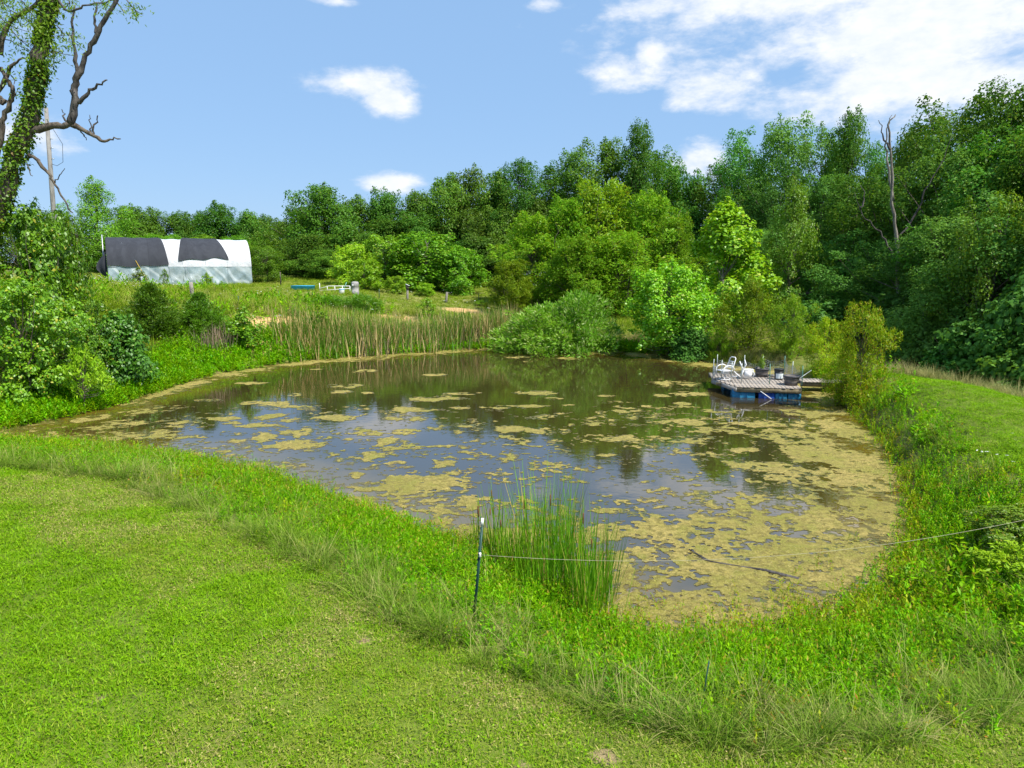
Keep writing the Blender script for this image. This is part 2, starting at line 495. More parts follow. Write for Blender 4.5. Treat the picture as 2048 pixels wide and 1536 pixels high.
CP = []                                     # control points of the land
for i in range(0, len(SHORE), 5): CP.append((*SHORE[i], 0.03))
for px, py, Y in [(298, 668, 42), (395, 655, 43.5), (218, 574, 62), (360, 575, 62), (510, 577, 62), (117, 571, 52), (490, 690, 43), (635, 662, 47.5), (710, 592, 59),
                  (815, 602, 60), (892, 605, 60), (960, 601, 64), (560, 604, 55), (384, 601, 51), (606, 579, 60.5), (670, 583, 60.5), (480, 592, 57), (760, 640, 53), (900, 640, 55), (980, 640, 56), (230, 640, 42), (560, 660, 46)]:
    CP.append(tuple(at(px, py, RM(Y))))
NP = [(-46, 78, 4.0), (-20, 80, 3.6), (0, 80, 2.6), (20, 85, 1.8), (-70, 60, 4.2), (-60, 120, 4.2), (0, 130, 3.2), (70, 130, 2.5),
       (3, 59, 1.0), (9, 59, 1.0), (14, 56, 1.0), (20, 62, 1.2), (13.5, 45, .75), (16, 38, .7), (18, 45, .7), (26, 46, .7), (30, 60, 1.2), (45, 60, 1),
       (9.2, 12.8, 1.15), (10.0, 15.2, 1.15), (11.0, 18, 1.2), (12.1, 21, 1.25), (13.2, 24.5, 1.25), (11.9, 12, 1.3), (12.4, 16, 1.3), (13.0, 20, 1.32), (13.2, 24, 1.3), (13.3, 28, 1.2), (14.2, 12, 1.3), (14.6, 16, 1.34), (14.9, 20, 1.34), (15.0, 24, 1.3), (15.0, 28, 1.2), (14.6, 33, .9),
       (18, 14, .1), (18.5, 20, .0), (18.5, 26, .1), (18.5, 32, .3), (24, 20, -.3), (24, 30, -.1), (40, 30, .2), (40, 0, -.3), (60, 45, .5),
       (-24, 27, .9), (-27, 32, 1.6), (-34, 36, 2.6), (-40, 25, 2.2), (-24, 22, .9), (-36, 5, 1.6), (-60, 25, 4),
       (-14, 15, .85), (-8, 12, .78), (-3.5, 10.2, .62), (-1.2, 9.4, .45), (-0.45, 8.5, .40), (1.2, 7.6, .46), (3, 6.9, .55), (5, 6.6, .62), (7.2, 7.2, .68), (9, 8.2, .85), (10.2, 9.8, 1.05),
       (-8, 6, .85), (0, 5, .75), (6, 3, .8), (12, 5, 1.0), (0, -6, .9), (-20, -5, 1.0), (16, -8, 1.0), (-20, 14, .95), (-4, 6.5, .78),
       (-200, 0, 5), (-200, 200, 5), (0, 250, 4), (200, 200, 3), (200, 0, 1), (0, -150, 1), (150, -150, 1), (-150, -150, 3)]
CP += [(x * RM(y) / y, RM(y), z) if 8 < y < 60 else (x, y, z) for x, y, z in NP]
CP = np.array(CP)
def _U(r2):
    return np.where(r2 > 1e-9, r2 * np.log(np.maximum(r2, 1e-12)), 0.0)
_n = len(CP)
_K = _U(((CP[:, None, :2] - CP[None, :, :2]) ** 2).sum(-1)) + np.eye(_n) * 2.0
_P = np.column_stack([np.ones(_n), CP[:, :2]])
_A = np.block([[_K, _P], [_P.T, np.zeros((3, 3))]])
_S = np.linalg.solve(_A, np.concatenate([CP[:, 2], np.zeros(3)]))
def ground(x, y, sd=None):
    x = np.asarray(x, float); y = np.asarray(y, float)
    if sd is None: sd = poly_sd(x, y, SHORE)
    shp = x.shape
    xf = np.clip(x.ravel(), -260, 260); yf = np.clip(y.ravel(), -200, 300)
    z = np.empty(len(xf))
    for i in range(0, len(xf), 20000):
        a = xf[i:i + 20000]; b = yf[i:i + 20000]
        r2 = (a[:, None] - CP[None, :, 0]) ** 2 + (b[:, None] - CP[None, :, 1]) ** 2
        z[i:i + 20000] = _U(r2) @ _S[:_n] + _S[_n] + _S[_n + 1] * a + _S[_n + 2] * b
    z = np.clip(z, -1.5, 7).reshape(shp)
    far = np.clip((np.hypot(x, y - 40) - 110) / 120, 0, 1)
    z = z * (1 - far) + 4.0 * far
    out = np.maximum(z, 0.02 + np.minimum(np.maximum(sd, 0) * .12, .22))
    out = np.where(sd > 9, z, np.maximum(out, 0) * (1 - np.exp(-np.maximum(sd, 0) / .55)) + .015)
    out = out + (vnoise(x * 1.3, y * 1.3, 3) - .5) * .07 * np.clip(sd / 2, 0, 1)
    bed = np.minimum(-0.03, -0.03 - 0.16 * np.minimum(-sd, 6))
    return np.where(sd > 0, out, bed)
def gz(x, y):
    return float(ground(np.array([x]), np.array([y]))[0])

def hit(px, py):
    """where the line of sight through a photo pixel meets the ground"""
    d = px_dir(px, py); ks = np.linspace(5, 120, 900)
    z = ground(d.x * ks, d.y * ks) - (CAMZ + d.z * ks)
    i = int(np.argmax(z > 0)) if (z > 0).any() else len(ks) - 1
    return d.y * ks[i]
def poly_px(pts, z=0.6):
    return np.array([tuple(at_z(x, y, z))[:2] for x, y in pts])
# where the mown lawn stops and the rough growth of the bank begins (photo outline, laid on the ground)
LAWN_LINE = [(-420, 918), (0, 940), (220, 950), (330, 995), (500, 1068), (650, 1138), (780, 1215), (870, 1262), (1000, 1330), (1150, 1385), (1300, 1450), (1450, 1492), (1650, 1500), (1850, 1480), (2048, 1400), (2400, 1300)]
ROUGH = np.concatenate([poly_px(LAWN_LINE, .68), [(30, 7), (30, 12)] + [tuple(q) for q in poly_px([(2300, 1010), (2048, 938), (1965, 892), (1885, 838), (1843, 800), (1812, 768), (1796, 748)], 1.3)] + [(15.2, 33), (15, 60), (-60, 70), (-70, 30)]])
DAMLINE = [tuple(q) for q in poly_px([(2300, 1010), (2048, 938), (1965, 892), (1885, 838), (1843, 800), (1812, 768), (1796, 748)], 1.3)]
DAM = np.array(DAMLINE + [(15.2, 30), (15.5, 24), (15.4, 18), (15.2, 12), (15.2, 9)])

SOIL_SPOTS = [(728, 1262, .22), (660, 1300, .16), (640, 1330, .2), (760, 1330, .15), (195, 1412, .2), (335, 1517, .17), (1040, 1522, .2), (1210, 1500, .3), (140, 942, .3), (1370, 1500, .28), (570, 1415, .12), (470, 1440, .25), (800, 1360, .2)]
SOIL_W = [(tuple(at_z(x, y, .75))[:2], r * .52) for x, y, r in SOIL_SPOTS[:9]]
CLAY = [(at(480, 680, RM(44)), 1.6), (at(560, 676, RM(46)), 2.2), (at(620, 672, RM(47.5)), 2.0), (at(700, 662, RM(49)), 2.4), (at(690, 640, RM(50)), 1.6), (at(820, 632, RM(54)), 1.6), (at(870, 640, RM(54)), 1.3), (at(930, 624, RM(58)), 1.6), (at(770, 628, RM(54)), 1.2)]

xs = np.concatenate([[-900, -600, -400, -280, -200, -150, -110, -85, -70], np.arange(-60, -20, .55), np.arange(-20, -9, .3), np.arange(-9, 14, .13), np.arange(14, 22, .25), np.arange(22, 60, .8), [65, 75, 90, 115, 150, 200, 280, 400, 600, 900]])
ys = np.concatenate([[-900, -600, -400, -250, -150, -90, -50, -25, -12, -5, 0, 2.5], np.arange(4.5, 16, .13), np.arange(16, 34, .26), np.arange(34, 66, .45), np.arange(66, 90, 1.5), [92, 96, 102, 110, 125, 150, 190, 250, 350, 500, 700, 1000, 1400]])
GX, GY = np.meshgrid(xs, ys)
GSD = poly_sd(GX, GY, SHORE)
GZ = ground(GX, GY, GSD)
ny, nx = GX.shape
idx = np.arange(ny * nx).reshape(ny, nx)
GF = np.stack([idx[:-1, :-1], idx[:-1, 1:], idx[1:, 1:], idx[1:, :-1]], -1).reshape(-1, 4)
me = mesh_from('ground', np.stack([GX, GY, GZ], -1).reshape(-1, 3), [GF], True)
soil = np.zeros(GX.shape)
for (c, r) in SOIL_W:
    soil = np.maximum(soil, np.clip(1.4 - np.hypot(GX - c[0], (GY - c[1])) / r, 0, 1))
clay = np.zeros(GX.shape)
for (c, r) in CLAY:
    clay = np.maximum(clay, np.clip(1.3 - np.hypot((GX - c.x) / 1.5, GY - c.y) / r, 0, 1))
lawn = np.clip(poly_sd(GX, GY, ROUGH) * 2 + .5, 0, 1) * (GY < 40)
mud = np.clip(1 - GSD / .7, 0, 1)
ca = me.color_attributes.new('zone', 'FLOAT_COLOR', 'POINT')
ca.data.foreach_set('color', np.stack([np.maximum(soil, 0), lawn, mud, clay], -1).astype(np.float32).ravel())

m, nt, out = mat('ground_earth_and_turf')
p = nt.new('ShaderNodeBsdfPrincipled')
g = nt.new('ShaderNodeNewGeometry'); pos = g.outputs['Position']
at_ = nt.new('ShaderNodeVertexColor', layer_name='zone')
sp = nt.new('ShaderNodeSeparateColor'); nt.put(sp.inputs[0], at_.outputs['Color'])
n1 = nt.noise(pos, .35, 5); n2 = nt.noise(pos, 6, 6, .65); n3 = nt.noise(pos, 45, 4, .7)
turf = nt.mix(nt.smooth(n2, .3, .7), (0.075, 0.130, 0.008), (0.14, 0.20, 0.018))
turf = nt.mix(nt.smooth(n3, .45, .75), turf, (0.20, 0.20, 0.06))
rough = nt.mix(nt.smooth(n2, .3, .7), (0.10, 0.15, 0.02), (0.22, 0.22, 0.06))
rough = nt.mix(nt.smooth(n1, .45, .7), rough, (0.26, 0.24, 0.08))
c = nt.mix(sp.outputs[1], rough, turf)
earth = nt.mix(nt.smooth(n3, .35, .65), (0.33, 0.25, 0.13), (0.19, 0.15, 0.07))
c = nt.mix(nt.smooth(nt.math('ADD', sp.outputs[0], nt.math('MULTIPLY', nt.math('SUBTRACT', n2, .5), .9)), .35, .7), c, earth)
cl = nt.mix(n3, (0.60, 0.33, 0.14), (0.50, 0.36, 0.17))
c = nt.mix(nt.smooth(nt.math('ADD', at_.outputs['Alpha'], nt.math('MULTIPLY', nt.math('SUBTRACT', n2, .5), 1.1)), .4, .75), c, cl)
c = nt.mix(nt.math('MULTIPLY', sp.outputs[2], .8), c, (0.17, 0.12, 0.05))
nt.put(p.inputs['Base Color'], c)
p.inputs['Roughness'].default_value = .95; p.inputs['Specular IOR Level'].default_value = .15
nt.put(p.inputs['Normal'], nt.bump(n3, .5, .03))
nt.l.new(p.outputs[0], out.inputs[0])
tag(obj('ground', me, m), kind='structure')

# ------------------------------------------------------------------ water
wx = np.arange(SHORE[:, 0].min() - 1, SHORE[:, 0].max() + 1, .5); wy = np.arange(SHORE[:, 1].min() - 1, SHORE[:, 1].max() + 1, .5)
WX, WY = np.meshgrid(wx, wy); WSD = poly_sd(WX, WY, SHORE)
idx = np.arange(WX.size).reshape(WX.shape)
Fq = np.stack([idx[:-1, :-1], idx[:-1, 1:], idx[1:, 1:], idx[1:, :-1]], -1).reshape(-1, 4)
keep = WSD.ravel()[Fq].min(1) < .45
used = np.unique(Fq[keep]); remap = np.zeros(WX.size, int); remap[used] = np.arange(len(used))
me = mesh_from('pond_water', np.stack([WX, WY, np.zeros_like(WX)], -1).reshape(-1, 3)[used], [remap[Fq[keep]]], True)
ca = me.color_attributes.new('depth', 'FLOAT_COLOR', 'POINT')
dd = np.clip(-WSD.ravel()[used] / 6.0, 0, 1)
ca.data.foreach_set('color', np.stack([dd, dd, dd, np.ones_like(dd)], -1).astype(np.float32).ravel())
m, nt, out = mat('murky_pond_water')
p = nt.new('ShaderNodeBsdfPrincipled')
g = nt.new('ShaderNodeNewGeometry'); pos = g.outputs['Position']
va = nt.new('ShaderNodeVertexColor', layer_name='depth')
n1 = nt.noise(pos, .6, 4); n2 = nt.noise(pos, 5, 4)
deep = nt.mix(n1, (0.030, 0.024, 0.008), (0.046, 0.034, 0.011))
shal = nt.mix(n2, (0.17, 0.10, 0.015), (0.10, 0.085, 0.012))
nt.put(p.inputs['Base Color'], nt.mix(nt.smooth(nt.math('ADD', va.outputs[0], nt.math('MULTIPLY', nt.math('SUBTRACT', n1, .5), .5)), .02, .5), shal, deep))
p.inputs['Roughness'].default_value = .015; p.inputs['IOR'].default_value = 2.5
p.inputs['Specular IOR Level'].default_value = .5
mp = nt.new('ShaderNodeMapping'); nt.put(mp.inputs[0], pos); mp.inputs['Scale'].default_value = (1, 1.6, 1)
h = nt.math('ADD', nt.noise(mp.outputs[0], 2.2, 2, .5), nt.math('MULTIPLY', nt.noise(mp.outputs[0], 9, 2, .5), .22))
nt.put(p.inputs['Normal'], nt.bump(h, .02, .1))
nt.l.new(p.outputs[0], out.inputs[0])
tag(obj('pond_water', me, m), kind='structure')

# ------------------------------------------------------------------ floating algae
ALG = []
Z5 = [(390,188,80,10),(375,215,45,7),(480,217,30,6),(185,225,30,8),(270,120,30,4),(475,128,50,8),(730,88,20,4),(750,143,58,5),(740,240,90,14),(900,220,120,7),(860,280,50,6),(640,285,95,14),(995,278,70,6),(850,240,90,6),(1180,218,100,10),(1240,240,50,6),(1150,272,60,7),(1310,268,45,5),(1450,230,50,5),(1500,255,65,6),(1280,302,35,6),(1190,298,18,6),(100,262,95,12),(70,315,60,14),(170,330,60,10),(330,318,85,12),(400,320,45,12),(620,318,105,14),(680,325,50,8),(195,378,72,18),(40,350,60,9),(480,382,80,12),(560,410,50,24),(640,375,70,14),(770,357,50,12),(860,355,40,6),(620,445,40,5),(400,408,25,7),(60,400,60,16),(200,430,130,22),(95,437,45,8),(1060,365,75,18),(1220,372,110,18),(1040,400,65,12),(1110,415,50,18),(1060,430,40,6),(345,468,28,9),(470,490,60,14),(600,502,55,8),(800,510,55,20),(830,548,40,8),(670,540,50,8),(430,552,40,18),(1060,548,35,6),(690,575,200,22),(800,600,140,40),(540,600,220,25),(700,640,180,30),(900,670,60,40),(1180,480,60,8),(1465,470,40,12),(1500,408,30,6),(1465,640,28,12),(1740,180,110,20),(1680,228,40,8),(1810,222,90,10),(1770,260,40,8),(1870,290,40,8),(1800,335,75,18),(1920,370,140,18),(2010,455,45,12),(2000,520,60,24),(1700,620,110,20),(1800,640,70,26),(1480,700,120,14),(1100,70,60,6),(1140,88,40,5),(1300,75,60,5)]
Z7 = [(330,205,150,18),(590,188,35,10),(120,240,200,22),(280,355,100,16),(600,290,270,70),(700,380,300,70),(420,455,250,36),(640,520,300,60),(300,640,190,36),(560,650,170,34),(1000,600,230,170),(930,430,230,120),(860,230,150,110),(760,140,170,22),(700,850,640,190),(450,1050,760,240),(200,800,330,120),(900,950,320,200),(0,640,110,60),(400,700,400,60)]
Z2 = [(450,1340,190,20),(900,1265,120,14),(1200,1285,100,14),(1850,1170,120,16),(1830,1210,70,8),(1450,1310,80,12),(300,1430,220,40),(450,1500,300,40),(1020,1390,140,14),(1240,1440,140,14),(740,1415,50,14),(1380,1370,60,16),(1830,1390,90,24),(1500,1480,120,24),(1200,1150,130,10),(100,1390,140,30)]
ZP = [(1290, 1140, 150, 60), (1320, 1215, 170, 60), (1250, 1060, 90, 26), (1180, 1075, 60, 16), (1010, 1075, 90, 26), (1380, 1060, 140, 40)]
for z, ox, oy, s in ((ZP, 0, 0, 1.0), (Z5, 500, 680, 2.048), (Z7, 1400, 780, 2.954), (Z2, 150, 430, 3.413)):
    for (a, b, hw, hh) in z:
        x0, y0 = ox + a / s, oy + b / s
        c = at_z(x0, y0); e = at_z(x0 + hw / s, y0); t1 = at_z(x0, y0 - hh / s); t2 = at_z(x0, y0 + hh / s)
        ALG.append((c.x, c.y, max(.12, (e - c).length), max(.15, (t1 - t2).length / 2)))
def algae_field(x, y, sd):
    f = np.full(x.shape, -1.0)
    for cx, cy, a, b in ALG:
        r2 = ((x - cx) / a) ** 2 + ((y - cy) / b) ** 2
        f = np.maximum(f, .78 - r2 * .95)
    # scum gathered along the far and near shore
    far = np.clip((y - 26) / 10, 0, 1)
    f = np.maximum(f, (1.2 + sd / (0.7 + .9 * far)) * np.where(y > 26, 1, 0) - .15)
    near = (y < 15.5)
    f = np.maximum(f, np.where(near, .95 + sd / 1.3 - .1, -1))
    n = fbm(x * .8, y * 1.0, 5, 5, .62) - .5
    n2 = fbm(x * 3.6, y * 4.4, 9, 5, .72) - .5
    n3 = fbm(x * 11, y * 13, 29, 2, .6) - .5
    return np.clip(f, -1, .46) + 1.7 * n + 2.4 * n2 + (1.15 * (y < 24) + .55 * (y < 13)) * n3 - .08 - .24 * np.clip((y - 11.5) / 4, 0, 1) * np.clip((9.5 - x + .25 * (y - 14)) / 3, .25, 1)
AB = MB(); FB = MB()
for (y0, y1, step) in ((6.0, 13.0, .032), (13.0, 22.0, .055), (22.0, 50.0, .065)):
    ax_ = np.arange(-19 if y0 > 12 else -9, 13.5, step); ay_ = np.arange(y0, y1 + step, step)
    X, Y = np.meshgrid(ax_, ay_)
    sd = poly_sd(X, Y, SHORE) if X.size < 4e5 else None
    if sd is None:
        cx_, cy_ = np.meshgrid(np.arange(ax_[0], ax_[-1] + .3, .2), np.arange(ay_[0], ay_[-1] + .3, .2))
        cs = poly_sd(cx_, cy_, SHORE)
        u = (X - ax_[0]) / .2; v = (Y - ay_[0]) / .2; ui = np.clip(u.astype(int), 0, cs.shape[1] - 2); vi = np.clip(v.astype(int), 0, cs.shape[0] - 2)
        fu = u - ui; fv = v - vi
        sd = (cs[vi, ui] * (1 - fu) + cs[vi, ui + 1] * fu) * (1 - fv) + (cs[vi + 1, ui] * (1 - fu) + cs[vi + 1, ui + 1] * fu) * fv
    f = algae_field(X, Y, sd)
    f = np.where(sd > .12, -1, f)
    # thin wet film round and between the mats
    fm = f + .20 + 1.0 * (fbm(X * 1.5, Y * 1.9, 43, 4, .6) - .5) + .35 * np.clip(1 + sd / 2.5, 0, 1) * ((X < -4) | (X > 4))
    fm = np.where(sd > .12, -1, fm)
    idx = np.arange(X.size).reshape(X.shape)
    Fq = np.stack([idx[:-1, :-1], idx[:-1, 1:], idx[1:, 1:], idx[1:, :-1]], -1).reshape(-1, 4)
    hole = rng.uniform(0, 1, len(Fq)) < np.clip(.75 - fm.ravel()[Fq[:, 0]] * 2.2, 0, .8)
    keep = ((fm.ravel()[Fq] > 0).sum(1) >= 2) & ~hole & ((f.ravel()[Fq] > .12).sum(1) < 4)
    used = np.unique(Fq[keep]); remap = np.zeros(X.size, int); remap[used] = np.arange(len(used))
    jit = rng.normal(0, step * .28, (2,) + X.shape)
    FB.add(np.stack([X + jit[0], Y + jit[1], np.full(X.shape, .0035)], -1).reshape(-1, 3)[used], [remap[Fq[keep]]])
    gy_, gx_ = np.gradient(f, step)
    gg = gx_ ** 2 + gy_ ** 2 + 1e-4
    k = np.where(f < .0, f / gg, 0)
    mv = np.hypot(k * gx_, k * gy_); lim = np.minimum(1, step * .7 / np.maximum(mv, 1e-9))
    PX = X - k * gx_ * lim; PY = Y - k * gy_ * lim
    PZ = .006 + .022 * np.clip(f, 0, 1) * fbm(X * 8, Y * 8, 21, 3)
    idx = np.arange(X.size).reshape(X.shape)
    Fq = np.stack([idx[:-1, :-1], idx[:-1, 1:], idx[1:, 1:], idx[1:, :-1]], -1).reshape(-1, 4)
    keep = (f.ravel()[Fq] > 0).sum(1) >= 2
    used = np.unique(Fq[keep]); remap = np.zeros(X.size, int); remap[used] = np.arange(len(used))
    AB.add(np.stack([PX, PY, PZ], -1).reshape(-1, 3)[used], [remap[Fq[keep]]])
m, nt, out = mat('floating_algae_scum')
p = nt.new('ShaderNodeBsdfPrincipled')
g = nt.new('ShaderNodeNewGeometry'); pos = g.outputs['Position']
n1 = nt.noise(pos, .5, 4); n2 = nt.noise(pos, 7, 7, .75); n3 = nt.noise(pos, 40, 4, .7)
c = nt.mix(nt.smooth(n1, .36, .62), (0.46, 0.355, 0.095), (0.31, 0.28, 0.045))
c = nt.mix(nt.smooth(n2, .42, .60), c, (0.20, 0.165, 0.035))
n4 = nt.noise(pos, 2.2, 5, .7)
c = nt.mix(nt.math('MULTIPLY', nt.smooth(n4, .48, .66), .75), c, (0.26, 0.26, 0.035))
c = nt.mix(nt.math('MULTIPLY', nt.smooth(n3, .5, .72), .7), c, (0.66, 0.54, 0.22))
c = nt.mix(nt.math('MULTIPLY', nt.smooth(nt.noise(pos, 23, 3, .7), .55, .7), .7), c, (0.12, 0.105, 0.03))
nt.put(p.inputs['Base Color'], c)
nt.put(p.inputs['Roughness'], nt.lin(n2, .3, .7, .55, .9)); p.inputs['Specular IOR Level'].default_value = .3
nt.put(p.inputs['Normal'], nt.bump(nt.math('ADD', n2, n3), 1.0, .05))
nt.l.new(p.outputs[0], out.inputs[0])
mf, nf, of_ = mat('wet_algae_film')
pf_ = nf.new('ShaderNodeBsdfPrincipled'); gf = nf.new('ShaderNodeNewGeometry')
q1 = nf.noise(gf.outputs['Position'], .6, 4); q2 = nf.noise(gf.outputs['Position'], 12, 5, .7)
cf = nf.mix(nf.smooth(q1, .4, .62), (0.115, 0.088, 0.020), (0.075, 0.082, 0.018))
cf = nf.mix(nf.smooth(q2, .45, .7), cf, (0.19, 0.155, 0.04))
nf.put(pf_.inputs['Base Color'], cf); pf_.inputs['Roughness'].default_value = .28; pf_.inputs['IOR'].default_value = 1.4
nf.put(pf_.inputs['Normal'], nf.bump(q2, .25, .02))
nf.l.new(pf_.outputs[0], of_.inputs[0])
tag(FB.build('algae_film', mf, None, True), 'thin olive film of algae just under the water round the mats', 'algae', kind='stuff')
tag(AB.build('floating_algae', m, None, True), 'tan and yellow mats of algae floating on the pond', 'algae', kind='stuff')

# ================================================================== scattered ground cover (grass, weeds)
def proto_collection(name, meshes, mt):
    c = bpy.data.collections.new(name)
    for i, me in enumerate(meshes):
        if not me.materials: me.materials.append(mt)
        c.objects.link(bpy.data.objects.new(name + '_tuft', me))
    return c
def scatter(name, P, coll, nvar, scale, label, cat, tilt=0.12, seed=0):
    r = np.random.default_rng(seed + 100)
    n = len(P)
    me = bpy.data.meshes.new(name)
    me.vertices.add(n); me.vertices.foreach_set('co', np.asarray(P, np.float32).ravel())
    a = me.attributes.new('rot', 'FLOAT_VECTOR', 'POINT')
    rot = np.column_stack([r.normal(0, tilt, n), r.normal(0, tilt, n), r.uniform(0, 6.283, n)])
    a.data.foreach_set('vector', rot.astype(np.float32).ravel())
    a = me.attributes.new('scl', 'FLOAT', 'POINT'); a.data.foreach_set('value', np.asarray(scale, np.float32))
    a = me.attributes.new('var', 'INT', 'POINT'); a.data.foreach_set('value', r.integers(0, nvar, n).astype(np.int32))
    o = obj(name, me)
    ng = bpy.data.node_groups.new(name + '_scatter', 'GeometryNodeTree')
    ng.interface.new_socket('Geometry', in_out='INPUT', socket_type='NodeSocketGeometry')
    ng.interface.new_socket('Geometry', in_out='OUTPUT', socket_type='NodeSocketGeometry')
    gi = ng.nodes.new('NodeGroupInput'); go = ng.nodes.new('NodeGroupOutput')
    ci = ng.nodes.new('GeometryNodeCollectionInfo')
    ci.inputs['Collection'].default_value = coll; ci.inputs['Separate Children'].default_value = True; ci.inputs['Reset Children'].default_value = True
    ip = ng.nodes.new('GeometryNodeInstanceOnPoints'); ip.inputs['Pick Instance'].default_value = True
    def na(nm, ty):
        q = ng.nodes.new('GeometryNodeInputNamedAttribute'); q.data_type = ty; q.inputs['Name'].default_value = nm
        return q.outputs['Attribute']
    ng.links.new(gi.outputs[0], ip.inputs['Points']); ng.links.new(ci.outputs[0], ip.inputs['Instance'])
    ng.links.new(na('var', 'INT'), ip.inputs['Instance Index']); ng.links.new(na('rot', 'FLOAT_VECTOR'), ip.inputs['Rotation']); ng.links.new(na('scl', 'FLOAT'), ip.inputs['Scale'])
    ng.links.new(ip.outputs[0], go.inputs[0])
    md = o.modifiers.new('scatter', 'NODES'); md.node_group = ng
    return tag(o, label, cat, kind='stuff')

def ring_dirs(r, n, lo, hi):
    a = r.uniform(0, 6.283, n); e = r.uniform(lo, hi, n)
    return np.column_stack([np.cos(a) * np.cos(e), np.sin(a) * np.cos(e), np.sin(e)])
def lawn_tuft(seed, n=46, rad=.13, h=(.03, .075), wd=.0065):
    r = np.random.default_rng(seed); b = MB()
    q = r.normal(0, rad * .55, (n, 2))
    b.blades(np.column_stack([q, np.full(n, -.01)]), ring_dirs(r, n, .35, 1.45), r.uniform(*h, n), r.uniform(.7, 1.4, n) * wd, r.uniform(.2, 1.1, n), 2)
    k = 4   # broad clover-like leaves low in the turf
    q = r.normal(0, rad * .55, (k, 2))
    b.leaves(np.column_stack([q, r.uniform(.01, .035, k)]), ring_dirs(r, k, -.1, .5), ring_dirs(r, k, .9, 1.5), r.uniform(.015, .03, k), r.uniform(.012, .022, k))
    return b.mesh('lawn_tuft')
def long_tuft(seed, n=60, rad=.10, h=(.3, .75), wd=.008, lo=.75, droop=(.5, 1.7), seg=4):
    r = np.random.default_rng(seed); b = MB()
    q = r.normal(0, rad * .6, (n, 2))
    D = ring_dirs(r, n, lo, 1.5)
    b.blades(np.column_stack([q, np.full(n, -.03)]), D, r.uniform(*h, n), r.uniform(.6, 1.4, n) * wd, r.uniform(*droop, n), seg)
    return b.mesh('long_tuft')
def weed_plant(seed, stems=5, h=(.12, .34), leaf=.062, lw=.016, per=12, spread=.12):
    r = np.random.default_rng(seed); b = MB()
    for s in range(stems):
        H = r.uniform(*h); base = np.array([*r.normal(0, spread, 2), -.03]); lean = r.normal(0, .22, 2)
        tip = base + np.array([lean[0] * H, lean[1] * H, H])
        b.tube([base, (base + tip) / 2 + np.array([*r.normal(0, .02, 2), 0]), tip], [.004, .003, .0015], 3, False)
        t = np.linspace(.2, 1, per); C = base + (tip - base) * t[:, None]
        D = ring_dirs(r, per, -.1, .8); D[-3:, 2] += .8
        N = np.array([0, 0, 1.0]) + r.normal(0, .25, (per, 3))
        b.leaves(C, D, N, leaf * r.uniform(.7, 1.3, per) * (1.15 - .4 * t), lw * r.uniform(.8, 1.3, per), .12)
    return b.mesh('weed_plant')
def flower_plant(seed):
    r = np.random.default_rng(seed); b = MB()
    return b

def sample_area(n, x0, x1, y0, y1, seed):
    r = np.random.default_rng(seed)
    return r.uniform(x0, x1, n), r.uniform(y0, y1, n)
def in_view(x, y, pad=1.0):
    return np.abs(x) < (y * .76 + pad)

# --- mown lawn in front
pc_lawn = proto_collection('lawn_tufts', [lawn_tuft(i) for i in range(8)], M['lawn'])
pc_dry = proto_collection('dry_tufts', [lawn_tuft(20 + i, 34, .14, (.03, .065)) for i in range(5)], M['lawndry'])
x, y = sample_area(84000, -19, 11, 4.6, 21, 1)
soilv = np.zeros_like(x)
for (c, r) in SOIL_W: soilv = np.maximum(soilv, 1.25 - np.hypot(x - c[0], y - c[1]) / r)
soilv += (fbm(x * 5, y * 5, 31) - .5) * .9
dist = y
rs = poly_sd(x, y, ROUGH)
k = (rs > -.05) & in_view(x, y) & (x < 11) & (soilv < .45) & (rng.uniform(0, 1, len(x)) < np.clip(1.35 - y / 24, .35, 1))
dryn = fbm(x * .45, y * .45, 41, 4) + .07 * (y < 7.6) + .09 * (x > 1.5) * (y < 9)
dry = (dryn > .54) & (rng.uniform(0, 1, len(x)) < .7)
ka = k & ~dry; kb = k & dry
P = np.column_stack([x, y, ground(x, y)])
scatter('lawn_grass', P[ka], pc_lawn, 8, rng.uniform(.75, 1.35, ka.sum()) * (1 + .02 * y[ka]), 'short mown green lawn grass in front of the pond', 'grass', .15, 1)
scatter('dry_lawn_grass', P[kb], pc_dry, 5, rng.uniform(.75, 1.25, kb.sum()) * (1 + .02 * y[kb]), 'dry straw coloured patches in the mown lawn', 'grass', .15, 2)
pc_coarse = proto_collection('coarse_lawn_tufts', [long_tuft(170 + i, 40, .10, (.06, .17), .008, .35, (.3, 1.2), 3) for i in range(5)], M['fescue'])
kc = (rs > .1) & in_view(x, y) & (x < 11) & (soilv < .4) & (rng.uniform(0, 1, len(x)) < .035) & (fbm(x * .8, y * .8, 47, 3) > .45)
scatter('coarse_lawn_grass', P[kc], pc_coarse, 5, rng.uniform(.6, 1.2, kc.sum()), 'coarser pale grass clumps in the mown lawn', 'grass', .2, 48)
# --- the mown top of the dam on the right
x, y = sample_area(26000, 10, 24, 8.5, 33, 3)
k = (poly_sd(x, y, DAM) < .1) & in_view(x, y)
P = np.column_stack([x, y, ground(x, y)])[k]
scatter('dam_lawn_grass', P, pc_lawn, 8, rng.uniform(.9, 1.5, len(P)), 'mown yellow green grass on top of the right bank', 'grass', .15, 3)

